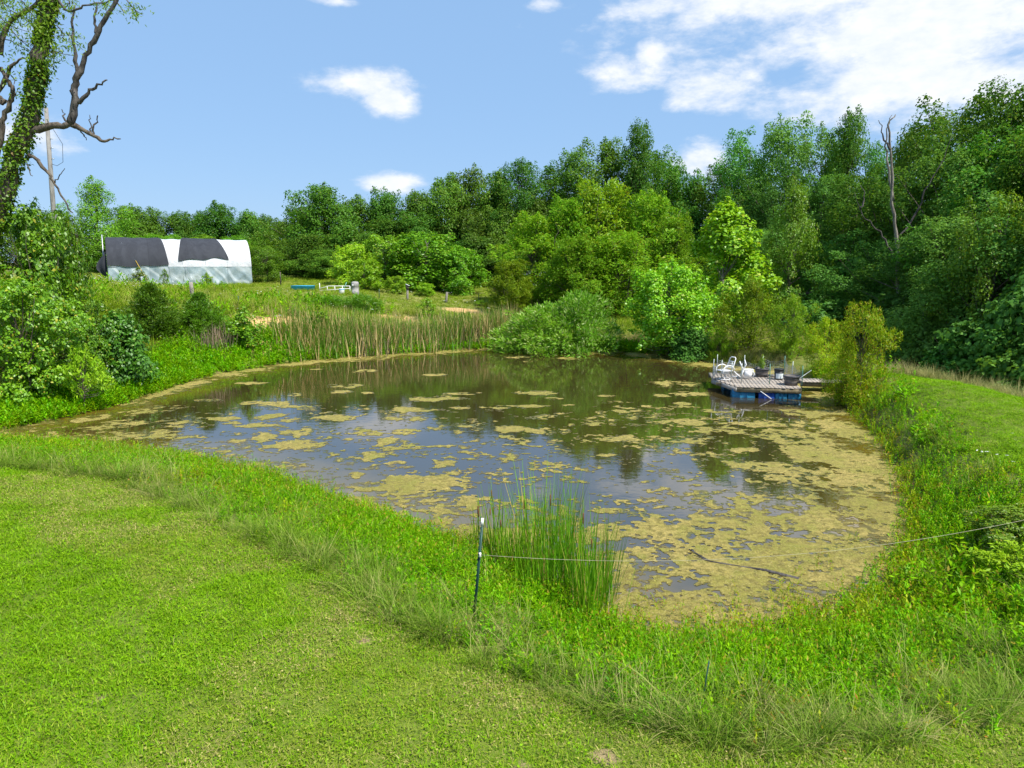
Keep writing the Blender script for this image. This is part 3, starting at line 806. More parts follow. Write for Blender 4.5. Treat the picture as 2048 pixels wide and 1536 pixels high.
# --- rough grass and weeds round the shore
pc_fes = proto_collection('tall_grass_tufts', [long_tuft(40 + i) for i in range(6)], M['fescue'])
pc_weed = proto_collection('weed_plants', [weed_plant(60 + i) for i in range(8)], M['weed'])
pc_weedy = proto_collection('yellow_weed_plants', [weed_plant(80 + i, 3, (.12, .3), .06, .018, 9) for i in range(6)], M['weedy'])
pc_wide = proto_collection('broad_weed_plants', [weed_plant(90 + i, 3, (.3, .65), .12, .038, 13, .12) for i in range(6)], M['weed'])
pc_mead = proto_collection('meadow_tufts', [long_tuft(120 + i, 46, .2, (.25, .6), .016, .7, (.3, 1.2), 3) for i in range(6)], M['meadow'])
x, y = sample_area(125000, -24, 16, 5.0, 34, 5)
sd = poly_sd(x, y, SHORE); rs = poly_sd(x, y, ROUGH)
Z = ground(x, y, sd)
near = (rs < .12) & (sd > np.where((x > 6) & (y > 9.5), -.15, -.15)) & in_view(x, y) & (y < 33)
u = rng.uniform(0, 1, len(x))
edge = np.clip(1 + rs / 1.1, 0, 1)              # 1 at the lawn line
pf = np.where(x < 2.5, .10 + .42 * edge, .05 + .36 * edge) * np.where(x > 8.5, .5, 1) * (y < 22)
pat = fbm(x * .5, y * .5, 77, 3)
kf = near & (u < pf * np.clip(.2 + 2.2 * (pat - .2), .1, 1) * .55) & (sd > .05)
u2 = rng.uniform(0, 1, len(x))
dens = np.clip(1.2 - y / 30, .3, 1)
shoreband = np.clip(1.25 - sd / 3.2, .18, 1) * np.clip(1 - edge * .75, .2, 1)
kw = near & ~kf & (u2 < .95 * dens * shoreband) & (sd > np.where((x > 6) & (y > 9.5), -.15, -.02))
ky = kw & ((fbm(x * .6, y * .6, 88, 3) > .57) | (sd < .35)) & (rng.uniform(0, 1, len(x)) < .75)
kw &= ~ky
kb = near & (x > 6) & (y < 27) & (sd > .5) & (u > .93) & (fbm(x * .5, y * .5, 99, 2) > .45)
Z = np.maximum(Z, -.05)
P = np.column_stack([x, y, Z])
scatter('shore_tall_grass', P[kf], pc_fes, 6, rng.uniform(.55, 1.15, kf.sum()), 'tall drooping grass along the edge of the lawn', 'grass', .2, 5)
scatter('shore_weeds', P[kw], pc_weed, 8, rng.uniform(.8, 1.35, kw.sum()), 'bright green leafy weeds growing on the pond bank', 'weeds', .15, 6)
scatter('yellow_shore_weeds', P[ky], pc_weedy, 6, rng.uniform(.8, 1.4, ky.sum()), 'yellow green low weeds at the edge of the water', 'weeds', .15, 7)
scatter('broad_leaf_weeds', P[kb], pc_wide, 6, rng.uniform(.7, 1.3, kb.sum()), 'broad leaved green weeds on the right bank', 'weeds', .15, 8)
# low weeds standing in the shallow scum at the near right corner
x, y = sample_area(9000, -2, 12, 6.5, 13, 15)
sd = poly_sd(x, y, SHORE)
k = (sd < .0) & (sd > -1.3) & (rng.uniform(0, 1, len(x)) < .5 * np.exp(sd / .45)) & (fbm(x * 1.1, y * 1.1, 15, 3) > .47)
scatter('shallow_water_weeds', np.column_stack([x, y, np.zeros_like(x)])[k], pc_weedy, 6, rng.uniform(.5, 1.0, k.sum()), 'small yellow green weeds standing in the scum near shore', 'weeds', .2, 16)

# --- the rough slope on the far side
x, y = sample_area(52000, -48, 24, 24, 78, 9)
sd = poly_sd(x, y, SHORE)
Z = ground(x, y, sd)
clayv = np.zeros_like(x)
for (c, r) in CLAY: clayv = np.maximum(clayv, 1.25 - np.hypot((x - c.x) / 1.5, y - c.y) / r)
k = (sd > .2) & in_view(x, y, 2) & (clayv + (fbm(x * 1.5, y * 1.5, 5, 3) - .5) * 1.1 < .42) & ~((x > 13) & (y < 36)) & ((y > 33) | (x < -10))
kl = k & (sd < 3.2 - 1.6 * (x > -8)) & (x < 8)
km = k & ~kl
P = np.column_stack([x, y, Z])
scatter('meadow_grass', P[km], pc_mead, 6, rng.uniform(.6, 1.5, km.sum()) * np.where((y[km] > 53) & (x[km] > -23) & (x[km] < 0), .45, np.where(y[km] > 58, .6, 1)) * np.clip(.7 + fbm(x[km] * .3, y[km] * .3, 8, 3) * .7, .7, 1.4), 'rough uncut meadow grass on the far slope', 'grass', .2, 10)
pc_far = proto_collection('far_weed_plants', [weed_plant(130 + i, 5, (.2, .5), .13, .045, 10, .2) for i in range(6)], M['weed'])
x2, y2 = sample_area(34000, -26, 8, 22, 60, 11)
sd2 = poly_sd(x2, y2, SHORE)
k2 = (sd2 > -.1) & (sd2 < (3.4 - 1.6 * (x2 > -8)) * (.6 + .6 * fbm(x2 * .3, y2 * .3, 3, 2)))
scatter('left_shore_weeds', np.column_stack([x2, y2, ground(x2, y2, sd2)])[k2], pc_far, 6, rng.uniform(.7, 1.3, k2.sum()), 'vivid green low weeds along the left and far waterline', 'weeds', .15, 12)

M['drygrass'] = grass_mat('dry_seed_grass', (0.26, 0.28, 0.08), (0.42, 0.37, 0.15), (0.44, 0.33, 0.17), 0.15, .8)
pc_dryg = proto_collection('dry_grass_tufts', [long_tuft(150 + i, 40, .12, (.35, .85), .012, .95, (.1, .9), 3) for i in range(5)], M['drygrass'])
x, y = sample_area(2600, 14.2, 16.6, 12, 32, 31)
k = (np.abs(x - 15.5 - .4 * np.sin(y * .9)) < .55)
x2, y2 = sample_area(2600, 5, 16, 35, 47, 32)
k2 = (poly_sd(x2, y2, SHORE) > .4) & (fbm(x2 * .5, y2 * .5, 61, 2) > .45)
k &= (y > 21) & (rng.uniform(0, 1, 2600) < .3)
xx = np.concatenate([x[k], x2[k2]]); yy = np.concatenate([y[k], y2[k2]])
scatter('dry_seed_grass', np.column_stack([xx, yy, ground(xx, yy)]), pc_dryg, 5, rng.uniform(.6, 1.15, len(xx)), 'tan dry seed grass on the far edge of the bank and far shore', 'grass', .2, 33)
x, y = sample_area(900, -34, 2, 36, 58, 41)
k = (poly_sd(x, y, SHORE) > 2.5) & in_view(x, y, 0) & (fbm(x * .3, y * .3, 71, 3) > .5) & ~((y > 53) & (x > -23))
scatter('slope_weeds', np.column_stack([x, y, ground(x, y)])[k], pc_far, 6, rng.uniform(1.1, 2.3, k.sum()), 'taller leafy green weeds sprinkled over the far slope', 'weeds', .15, 42)
x, y = sample_area(700, -34, 2, 34, 58, 43)
k = (poly_sd(x, y, SHORE) > 2) & in_view(x, y, 0) & (fbm(x * .4, y * .4, 73, 3) > .5) & ~((y > 53) & (x > -23))
scatter('slope_dry_grass', np.column_stack([x, y, ground(x, y)])[k], pc_dryg, 5, rng.uniform(.7, 1.4, k.sum()), 'tan dry grass clumps sprinkled over the far slope', 'grass', .2, 44)
# white wild flowers
m, nt, out = mat('white_petals'); d = nt.new('ShaderNodeBsdfDiffuse'); d.inputs[0].default_value = (.8, .8, .74, 1); nt.l.new(d.outputs[0], out.inputs[0]); M['petal'] = m
def umbel(seed, rad=.04, h=(.45, .75)):
    r = np.random.default_rng(seed); b = MB()
    for s in range(2):
        H = r.uniform(*h); t = np.array([*r.normal(0, .1, 2), H])
        k = 14; q = ring_dirs(r, k, -.05, .1) * r.uniform(.2, 1, (k, 1)) * rad
        b.leaves(t + q, ring_dirs(r, k, 0, .2), np.array([[0, 0, 1.0]]) + r.normal(0, .2, (k, 3)), rad * .7, rad * .6, .05)
    return b.mesh('umbel')
pc_flo = proto_collection('flower_heads', [umbel(200 + i) for i in range(4)], M['petal'])
x, y = sample_area(2600, -44, 0, 36, 64, 17)
k = (poly_sd(x, y, SHORE) > 2) & in_view(x, y, 0) & (fbm(x * .35, y * .35, 55, 2) + .30 * np.exp(-((x + 27) ** 2 + (y - 49) ** 2) / 30) > .74 - .10 * (rng.uniform(0, 1, 2600) < .18))
x3, y3 = sample_area(900, 9.6, 13.5, 9, 27, 18)
k3 = (poly_sd(x3, y3, SHORE) > 1.2) & (poly_sd(x3, y3, DAM) > -.1) & (rng.uniform(0, 1, 900) < .13)
xx = np.concatenate([x[k], x3[k3]]); yy = np.concatenate([y[k], y3[k3]])
scatter('white_wildflowers', np.column_stack([xx, yy, ground(xx, yy)]), pc_flo, 4, np.concatenate([rng.uniform(.7, 1.2, k.sum()), rng.uniform(.5, .9, k3.sum())]), 'white lace like wildflowers dotted through the rough grass', 'flowers', .15, 19)

# ================================================================== trees
def env_profile(kind):
    if kind == 'round': return lambda t: np.sqrt(np.clip(1 - (2 * t - 1) ** 2, 0, 1)) ** .8
    if kind == 'oak': return lambda t: np.clip(np.sqrt(np.clip(1 - (1.75 * t - .78) ** 2, 0, 1)), .12, 1)
    if kind == 'tall': return lambda t: np.clip((1 - t) ** .55 * (.55 + .9 * np.sqrt(t)), .08, 1)
    if kind == 'cone': return lambda t: np.clip((1 - t) ** .75 * np.clip(t * 7 + .45, 0, 1), .03, 1)
    if kind == 'dome': return lambda t: np.sqrt(np.clip(1 - t ** 2, 0, 1)) * np.clip(.8 + t * 2, 0, 1)
    if kind == 'cedar': return lambda t: np.clip((1 - t) ** .6 * np.clip(.72 + t * 1.6, 0, 1), .05, 1)
    if kind == 'edge': return lambda t: np.clip(np.sqrt(np.clip(1 - (1.24 * t - .36) ** 2, 0, 1)), .15, 1)
def make_tree(seed, H, Wd, kind='oak', z0=.1, nclump=60, cr=(.8, 1.5), per=150, leaf=(.34, .24), flat=.7, style='clump', tr=.22, up=.5, wild=.32, limbs=18, multi=1, sway=.03):
    """trunk mesh and crown mesh of one tree, in metres, base at the origin"""
    r = np.random.default_rng(seed)
    f = env_profile(kind)
    ph = r.uniform(0, 6.28, 6)
    t = (np.arange(nclump) + r.uniform(0, 1, nclump)) / nclump
    a = np.cumsum(np.full(nclump, 2.39996)) + r.normal(0, .5, nclump)
    lump = 1 + wild * (.6 * np.sin(2 * a + ph[0] + 3 * t) + .5 * np.sin(3 * a + ph[1] - 5 * t) + .4 * np.sin(7 * t + ph[2]))
    rad = f(t) * Wd / 2 * lump * np.sqrt(r.uniform(.12, 1, nclump))
    crs = r.uniform(*cr, nclump) * np.clip(.65 + .5 * f(t), .5, 1.1)
    rad = np.maximum(rad - crs * .45, 0)
    ct = np.column_stack([np.cos(a) * rad, np.sin(a) * rad, H * (z0 + (1 - z0) * t) - crs * .5 * t])
    ct[:, 2] += r.normal(0, .03 * H, nclump) * (t < .93)
    lean = np.array([r.normal(0, sway) * H, r.normal(0, sway) * H])
    ct[:, :2] += lean * t[:, None]
    nsp = int(nclump * .35)                      # sprigs that stick out of the outline
    pick = r.integers(0, nclump, nsp)
    outv = nrm(ct[pick] - np.array([0, 0, H * .45]) + r.normal(0, .15 * H, (nsp, 3)) * np.array([.3, .3, .3]))
    sp_c = ct[pick] + outv * (crs[pick] * r.uniform(.8, 1.35, nsp))[:, None]
    sp_c[:, 2] = np.clip(sp_c[:, 2], .02 * H, H * 1.03)
    ct = np.concatenate([ct, sp_c]); crs = np.concatenate([crs, crs[pick] * r.uniform(.28, .5, nsp)]); t = np.concatenate([t, t[pick]])
    # ---- wood
    wood = MB()
    for s in range(multi):
        off = np.array([r.normal(0, .05), r.normal(0, .05)]) * Wd * (multi > 1)
        k = 9; zz = np.linspace(-.25, H * .88, k)
        sp = off * 3 * (zz / H)[:, None] * (multi > 1)
        P = np.column_stack([np.full(k, off[0]) + sp[:, 0] + lean[0] * zz / H + r.normal(0, .012, k) * H * (zz > .1), np.full(k, off[1]) + sp[:, 1] + lean[1] * zz / H + r.normal(0, .012, k) * H * (zz > .1), zz])
        wood.tube(P, tr / (multi ** .5) * np.clip(1 - zz / (H * .9), .06, 1) ** .8 * np.where(zz < .1, 1.25, 1), 7)
    for i in np.concatenate([r.permutation(nclump)[:limbs], nclump + r.permutation(nsp)[:limbs // 2]]):
        c = ct[i]; zb = max(H * .06, c[2] * r.uniform(.45, .75))
        q = zb / H
        b = np.array([lean[0] * q, lean[1] * q, zb])
        mid = (b + c) / 2 + np.array([0, 0, -.06 * H * r.uniform(0, 1)])
        wood.tube([b, mid, c], [tr * .38 * (1 - q * .6), tr * .2, tr * .06], 5, False)
    # ---- leaves
    crown = MB()
    C = []; D = []; N = []
    for i in range(len(ct)):
        n = max(3, int(per * (crs[i] / np.mean(cr)) ** 2))
        d = ring_dirs(r, n, -1.1, 1.5)
        rr = crs[i] * r.uniform(.25, 1, n) ** .5
        sc3 = np.array([1, 1, flat])
        p = ct[i] + d * rr[:, None] * sc3
        p += r.normal(0, .08 * crs[i], (n, 3))
        outw = nrm(p - np.array([lean[0] * t[i], lean[1] * t[i], ct[i][2] - .8]))
        if style == 'clump':
            nn = nrm(.45 * d + .35 * outw + np.array([0, 0, up]) + r.normal(0, .42, (n, 3)))
            dd = nrm(np.cross(nn, r.normal(0, 1, (n, 3))) + np.array([0, 0, -.25]))
        elif style == 'willow':
            dd = nrm(.55 * outw + np.array([0, 0, -.25]) + r.normal(0, .5, (n, 3)))
            nn = nrm(np.array([0, 0, .9]) + .3 * outw + r.normal(0, .5, (n, 3)))
        elif style == 'spray':
            dd = nrm(.7 * d + .6 * outw + np.array([0, 0, .1]) + r.normal(0, .4, (n, 3)))
            nn = nrm(r.normal(0, .55, (n, 3)) + np.array([0, 0, .7]) + .35 * outw)
        C.append(p); D.append(dd); N.append(nn)
    C = np.concatenate(C); D = np.concatenate(D); N = np.concatenate(N)
    n = len(C)
    sz = r.uniform(.65, 1.3, n)
    crown.leaves(C - D * leaf[0] * .4 * sz[:, None], D, N, leaf[0] * sz, leaf[1] * sz * r.uniform(.8, 1.15, n), .14)
    bb = np.concatenate(crown.V)
    hw = np.percentile(np.abs(bb[:, :2]), 98)
    return dict(wood=wood.mesh('trunk', True), crown=crown.mesh('crown'), H=np.percentile(bb[:, 2], 99.7), W=2 * hw)

def species(n, seed0, **kw):
    return [make_tree(seed0 + i, **kw) for i in range(n)]
SP = {}
SP['oak'] = (species(5, 300, H=18, Wd=10.5, kind='edge', z0=.1, nclump=84, cr=(.7, 1.75), per=270, flat=.95, leaf=(.235, .18), limbs=30, wild=.5), 'oak', 'bark')
SP['lowoak'] = (species(5, 310, H=9.5, Wd=9.5, kind='edge', z0=.03, nclump=80, cr=(.7, 1.5), per=250, flat=.85, leaf=(.225, .17), limbs=26, wild=.5), 'oak', 'bark')
SP['deep'] = (species(4, 320, H=15, Wd=10, kind='edge', z0=.05, nclump=92, cr=(.6, 1.5), per=270, leaf=(.19, .14), limbs=34, wild=.55, flat=.85), 'oakdeep', 'bark')
SP['hickory'] = (species(4, 340, H=12, Wd=9, kind='edge', z0=.03, nclump=70, cr=(.6, 1.4), per=230, leaf=(.205, .15), limbs=26, wild=.5, flat=.95), 'hickory', 'bark')
SP['syc'] = (species(4, 360, H=8, Wd=6, kind='tall', z0=.03, nclump=110, cr=(.35, .75), per=120, flat=.9, leaf=(.18, .17), limbs=16, tr=.12, up=.7, sway=.01), 'syc', 'barkgrey')
SP['sycround'] = (species(4, 370, H=6, Wd=5, kind='edge', z0=.03, nclump=100, cr=(.3, .65), per=115, flat=.95, leaf=(.15, .14), limbs=16, tr=.10, up=.7, sway=.01, wild=.2), 'syc', 'barkgrey')
SP['sycball'] = (species(1, 377, H=6, Wd=5.4, kind='round', z0=.10, nclump=110, cr=(.35, .7), per=115, flat=.95, leaf=(.15, .14), limbs=20, tr=.10, up=.7, sway=.0, wild=.10), 'syc', 'barkgrey')
SP['willow'] = (species(4, 380, H=10, Wd=7, kind='edge', z0=.02, nclump=120, cr=(.35, .95), per=150, leaf=(.28, .085), style='willow', limbs=46, multi=3, tr=.13, flat=1.05, wild=.45), 'willow', 'bark')
SP['willowbush'] = (species(3, 390, H=3.6, Wd=3.6, kind='edge', z0=.03, nclump=60, cr=(.22, .5), per=130, leaf=(.17, .042), style='willow', limbs=46, multi=4, tr=.04, flat=1.0, wild=.55), 'willow', 'bark')
SP['willowyel'] = (species(3, 396, H=3.6, Wd=3.6, kind='edge', z0=.02, nclump=60, cr=(.22, .5), per=140, leaf=(.16, .042), style='willow', limbs=46, multi=4, tr=.04, flat=1.0, wild=.55), 'willowy', 'bark')
SP['button'] = (species(2, 400, H=3.4, Wd=6, kind='dome', z0=.0, nclump=110, cr=(.4, .75), per=95, leaf=(.26, .065), style='spray', limbs=30, multi=5, tr=.06, flat=.75, wild=.16, sway=0), 'button', 'bark')
SP['cedar'] = (species(2, 410, H=2.9, Wd=3.0, kind='cedar', z0=.02, nclump=120, cr=(.22, .42), per=130, leaf=(.17, .03), style='spray', limbs=24, tr=.07, flat=1.1, wild=.12, sway=0), 'cedar', 'bark')
SP['shrub'] = (species(3, 420, H=7, Wd=6.5, kind='edge', z0=.02, nclump=140, cr=(.35, .75), per=95, leaf=(.21, .135), limbs=40, tr=.1, multi=2, wild=.55), 'shrub', 'bark')
SP['vinebush'] = (species(2, 430, H=2.4, Wd=3.2, kind='edge', z0=.02, nclump=80, cr=(.25, .55), per=110, leaf=(.13, .10), limbs=24, tr=.05, multi=3, wild=.36), 'darkvine', 'bark')
SP['under'] = (species(3, 440, H=3.6, Wd=4.2, kind='edge', z0=.0, nclump=80, cr=(.4, .8), per=110, leaf=(.22, .15), limbs=24, tr=.06, multi=3, wild=.4), 'oakdeep', 'bark')
SP['sapling'] = (species(3, 450, H=2.2, Wd=1.6, kind='tall', z0=.08, nclump=40, cr=(.14, .3), per=46, leaf=(.12, .07), limbs=22, tr=.03, wild=.3), 'shrub', 'bark')
SP['bright'] = (species(2, 460, H=1.8, Wd=2.4, kind='dome', z0=.35, nclump=40, cr=(.14, .3), per=34, leaf=(.17, .06), style='willow', limbs=24, tr=.035, wild=.3), 'bright', 'bark')
SP['broom'] = (species(2, 470, H=1.1, Wd=1.8, kind='dome', z0=.0, nclump=46, cr=(.16, .3), per=70, leaf=(.2, .022), style='spray', limbs=16, tr=.02, multi=3, wild=.2), 'grove', 'bark')
_cnt = {}
ORD = ['first', 'second', 'third', 'fourth', 'fifth', 'sixth', 'seventh', 'eighth', 'ninth', 'tenth', 'eleventh', 'twelfth', 'thirteenth', 'fourteenth', 'fifteenth', 'sixteenth', 'seventeenth']
def skyline(rows, limit, text):
    top = sorted([q for q in rows if q[1] < limit(q[0]) and -20 < q[0] < 2060])
    return {q: text % ORD[i] for i, q in enumerate(top)}
def tree(name, sp, px, ytop, wpx, Y, label, cat='tree', group=None, ybase=None, mats=None, rz=None):
    var, lm, bm = SP[sp]
    i = _cnt.get(sp, 0); _cnt[sp] = i + 1
    v = var[i % len(var)]
    Y = RM(Y) if ybase is None else hit(px, ybase)
    top = at(px, ytop, Y)
    x = top.x
    zb = max(gz(x, Y), -.1)
    h = max(.4, top.z - zb)
    wd = wpx / FPX * Y * 1.05
    e = empty(name, (x, Y, zb), rnd.uniform(0, 6.28) if rz is None else rz, (wd / v['W'], wd / v['W'], h / v['H']), label, cat, group)
    obj('trunk', v['wood'], M[bm], e)
    obj('crown', v['crown'], M[lm], e)
    return e

# ---- far wood on the left, beyond the shade house
tree('ash_tree', 'hickory', 185, 356, 140, 84, 'tall light green tree with bare forked stems behind the utility pole')
G = 'trees of the far wood behind the shade house'
Lb = 'lower tree below the skyline in the far wood just behind the shade house'
ROWS = [(120, 425, 130, 90), (255, 412, 110, 96), (305, 418, 110, 98), (352, 424, 100, 100), (402, 428, 90, 99), (440, 408, 110, 97), (488, 424, 100, 99), (530, 432, 90, 102), (565, 440, 80, 100), (40, 430, 140, 96),
                        (220, 470, 110, 82), (280, 468, 110, 86), (340, 470, 110, 87), (410, 470, 120, 87), (470, 472, 110, 88), (540, 480, 100, 86)]
SK = skyline(ROWS, lambda x: 450, 'rounded dark green tree, %s from left along the skyline beyond the shade house')
for (px, yt, wp, Y) in ROWS:
    tree('woodland_tree', 'hickory' if yt > 460 else 'lowoak', px, yt, wp * 1.15, Y, SK.get((px, yt, wp, Y), Lb), 'tree', G)
tree('small_tree', 'hickory', 532, 492, 84, 70, 'small spreading light green tree at the right end of the shade house')
# ---- the dark wood across the middle
G = 'tall dark oaks of the wood across the middle'
Lb = 'dark green oak below the skyline of the middle wood, behind the bright young trees'
ROWS = [(598, 412, 110, 88), (655, 372, 130, 84), (722, 394, 110, 86), (775, 380, 100, 86), (830, 384, 110, 87), (885, 356, 120, 86), (938, 338, 100, 86), (992, 352, 110, 86), (1045, 322, 110, 86), (1100, 330, 100, 88),
                        (1150, 302, 110, 84), (1215, 278, 130, 84), (1345, 322, 90, 88), (1395, 345, 110, 84), (1450, 330, 100, 80), (1320, 300, 90, 90), (620, 470, 110, 80), (690, 450, 110, 82), (770, 440, 120, 83), (850, 430, 120, 83), (930, 420, 120, 82), (1010, 415, 110, 82), (1090, 400, 110, 84),
                        (645, 500, 100, 78), (880, 480, 120, 79), (960, 470, 120, 79), (1390, 420, 120, 80)]
SK = skyline(ROWS, lambda x: 400 if x < 990 else 360, 'tall dark green oak, %s from left along the middle wood skyline')
for (px, yt, wp, Y) in ROWS:
    tree('oak_tree', 'oak' if yt < 335 else 'lowoak', px, yt, wp * 1.3, Y, SK.get((px, yt, wp, Y), Lb), 'tree', G)
tree('oak_tree', 'oak', 1284, 246, 140, 82, 'tallest green oak of the middle wood, its pointed top against the blue sky')
# ---- the tall wood on the right
G = 'tall trees of the wood on the right'
Lb = 'dense green tree below the skyline of the right wood beyond the grassy bank'
ROWS = [(1510, 262, 120, 74), (1588, 236, 140, 70), (1655, 254, 110, 66), (1712, 226, 90, 62), (1770, 300, 110, 60), (1835, 262, 120, 56), (1895, 228, 130, 52), (1965, 186, 150, 48), (2045, 160, 170, 45), (2130, 150, 190, 42),
                        (1480, 380, 120, 70), (1560, 350, 130, 64), (1640, 350, 130, 60), (1720, 350, 130, 56), (1790, 370, 140, 52), (1870, 350, 150, 48), (1950, 300, 160, 44), (2040, 260, 190, 40), (2150, 230, 200, 36), (2260, 200, 220, 36),
                        (1540, 450, 140, 58), (1690, 460, 150, 52), (1770, 480, 150, 48), (1850, 460, 160, 42), (1940, 430, 190, 37), (2050, 380, 220, 33), (2180, 330, 260, 30)]
SK = skyline(ROWS, lambda x: 305 if x < 1860 else 240, 'tall dense green tree, %s from left along the right wood skyline')
for (px, yt, wp, Y) in ROWS:
    tree('woodland_tree', 'deep' if yt > 200 and rnd.random() < .7 else 'oak', px, yt, wp * 1.45, Y, SK.get((px, yt, wp, Y), Lb), 'tree', G)
tree('young_tree', 'hickory', 1585, 360, 150, 52, 'mid green young tree with an airy crown left of the bare snag')
tree('yellow_green_tree', 'hickory', 2010, 392, 190, 32, 'yellow green leafy tree at the right edge in front of the dark wood')
G = 'dark bushes at the foot of the right wood'
Lb = 'dark green understory bush in the shade at the foot of the right wood'
for (px, yt, wp, Y) in [(1760, 600, 120, 46), (1830, 570, 150, 42), (1900, 560, 150, 37), (1970, 570, 170, 33), (2050, 560, 200, 29), (2150, 520, 240, 27), (1870, 640, 120, 34), (1945, 660, 150, 30), (2030, 660, 170, 27), (2110, 640, 200, 25), (1690, 590, 130, 48), (1640, 600, 120, 47)]:
    tree('understory_bush', 'under', px, yt, wp, Y, Lb, 'bush', G)
# ---- bright young sycamores on the crest
tree('young_sycamore', 'sycround', 702, 488, 82, 69, 'bright green young sycamore, left end of the row on the crest')
tree('young_sycamore', 'sycround', 768, 470, 100, 71, 'tall bright green young sycamore, second from left in the crest row')
tree('young_sycamore', 'sycround', 852, 466, 130, 70, 'broadest bright green young sycamore in the middle of the crest row')
tree('young_sycamore', 'sycround', 925, 494, 90, 68, 'bright green young sycamore, right end of the row on the crest')
tree('young_sycamore', 'sycround', 728, 518, 74, 65, 'low yellow green young sycamore in front of the crest row beside the concrete post')
tree('sycamore_shoot', 'sycround', 790, 552, 40, 64, 'small bright sycamore shoot between the concrete post and the birdhouse', 'shrub')
tree('sycamore_shoot', 'sycround', 850, 566, 34, 64, 'small bright sycamore shoot right of the birdhouse post', 'shrub')
# ---- willows and bushes at the far right corner of the pond
tree('willow_tree', 'willow', 1062, 428, 165, 62, 'olive green willow, leftmost of the willow thicket behind the round bush')
tree('willow_tree', 'willow', 1018, 520, 110, 58, 'low yellowish willow standing at the right end of the cattails')
tree('willow_tree', 'willow', 1135, 398, 165, 63, 'olive green willow with a slender top behind the round bush')
tree('willow_tree', 'willow', 1205, 362, 210, 64, 'tallest light green willow in the middle of the thicket')
tree('willow_tree', 'willow', 1290, 388, 190, 63, 'broad light green willow at the right of the thicket')
tree('willow_tree', 'willow', 1240, 465, 180, 58, 'bushy willow in front of the thicket right of the round bush')
tree('willow_tree', 'willow', 1150, 475, 170, 58, 'bushy olive willow standing right behind the round bush')
tree('willow_tree', 'willow', 1352, 430, 120, 60, 'narrow willow between the thicket and the large sycamore')
tree('large_sycamore', 'syc', 1455, 404, 165, 51, 'large bright green sycamore with a pointed crown behind the pond')
tree('round_sycamore', 'sycball', 1340, 526, 150, 46, 'round bright green sycamore leaning over the far shore', ybase=708)
tree('buttonbush', 'button', 1085, 610, 185, 51.5, 'rounded silvery green waterside bush, left half of the pair by the cattails', 'bush', ybase=705)
tree('buttonbush', 'button', 1160, 584, 165, 52.5, 'taller rounded pale green waterside bush at the foot of the willows', 'bush', ybase=703)
tree('willow_shrub', 'willowbush', 1510, 556, 130, 43, 'feathery green willow shrub behind the deck of the float', 'shrub')
tree('willow_shrub', 'willowbush', 1590, 590, 110, 40, 'green willow shrub with dark stems behind the gangway', 'shrub')
tree('willow_shrub', 'willowyel', 1652, 636, 90, 35, 'yellow green willow shrub between the gangway and the wood', 'shrub')
tree('willow_shrub', 'willowyel', 1735, 606, 118, 30, 'tall yellow willow shrub at the shore end of the gangway', 'shrub', ybase=790)
tree('willow_shrub', 'willowyel', 1690, 712, 100, 28.5, 'low yellow green willow shrub hanging over the water beside the gangway', 'shrub', ybase=805)
tree('willow_shrub', 'willowbush', 1440, 650, 70, 44, 'small willow shrub on the shore left of the float', 'shrub')
tree('shore_bush', 'under', 1390, 655, 80, 45, 'dark low bush on the far shore beside the round sycamore', 'bush')
tree('shore_bush', 'willowbush', 1250, 660, 60, 52, 'low green bush on the far shore right of the silvery bush', 'bush')
# ---- left bank
tree('hedge_tree', 'shrub', 52, 408, 210, 30, 'large leafy green small tree at the left edge below the vine covered trunk')
tree('hedge_tree', 'shrub', 118, 430, 110, 34, 'leafy green small tree in front of the utility pole')
tree('hedge_tree', 'shrub', 20, 560, 200, 26, 'dense dark leafy bush low at the left edge', 'bush')
tree('hedge_tree', 'shrub', 130, 600, 150, 30, 'yellow green leafy bush left of the dark vine bush', 'bush')
tree('vine_bush', 'vinebush', 228, 628, 120, 31, 'dark glossy vine bush on the left bank beside the cedars', 'bush')
tree('vine_bush', 'shrub', 170, 640, 120, 29, 'dark vine bush behind the bright sapling on the left bank', 'bush')
tree('bright_sapling', 'bright', 158, 692, 84, 26, 'bright yellow green sapling leaning over the left bank', 'sapling')
tree('cedar_bush', 'cedar', 298, 568, 108, 42, 'larger bushy green cedar on the slope below the shade house', 'bush', ybase=672)
tree('cedar_bush', 'cedar', 396, 586, 92, 43.5, 'smaller bushy green cedar behind a grey fence post', 'bush', ybase=662)
tree('bank_sapling', 'sapling', 490, 612, 62, 43, 'leafy sapling on the bare clay above the dry reeds', 'sapling', ybase=698)
tree('bank_sapling', 'sapling', 636, 610, 44, 47.5, 'thin sapling on the slope above the left end of the cattails', 'sapling', ybase=668)
tree('bank_sapling', 'sapling', 855, 596, 40, 55, 'small sapling on the orange clay above the cattails', 'sapling', ybase=642)
tree('bank_sapling', 'sapling', 965, 600, 30, 60, 'small light green sapling at the right end of the slope', 'sapling')
for (px, yt, wp, Y, lb) in [(660, 590, 90, 54, 'wispy dark green broom clump below the concrete post'), (720, 588, 80, 54, 'wispy green broom clump right of the concrete post on the slope'), (585, 618, 44, 49, 'small wispy green broom clump on the left of the slope'), (620, 596, 60, 54, 'wispy green broom clump left of the white bucket')]:
    tree('broom_clump', 'broom', px, yt, wp, Y, lb, 'shrub')
# thin weeds growing against the shade house
for (px, yt, wp, Y, lb) in [(276, 535, 30, 60, 'tall leafy weed against the left half of the shade house wall'), (329, 538, 16, 60.5, 'slim tall weed before the middle of the shade house wall'), (411, 545, 22, 60.5, 'tall weed before the right half of the shade house wall'), (443, 562, 18, 60, 'short dark weed at the right foot of the shade house wall')]:
    tree('tall_weed', 'sapling', px, yt, wp, Y, lb, 'weed')

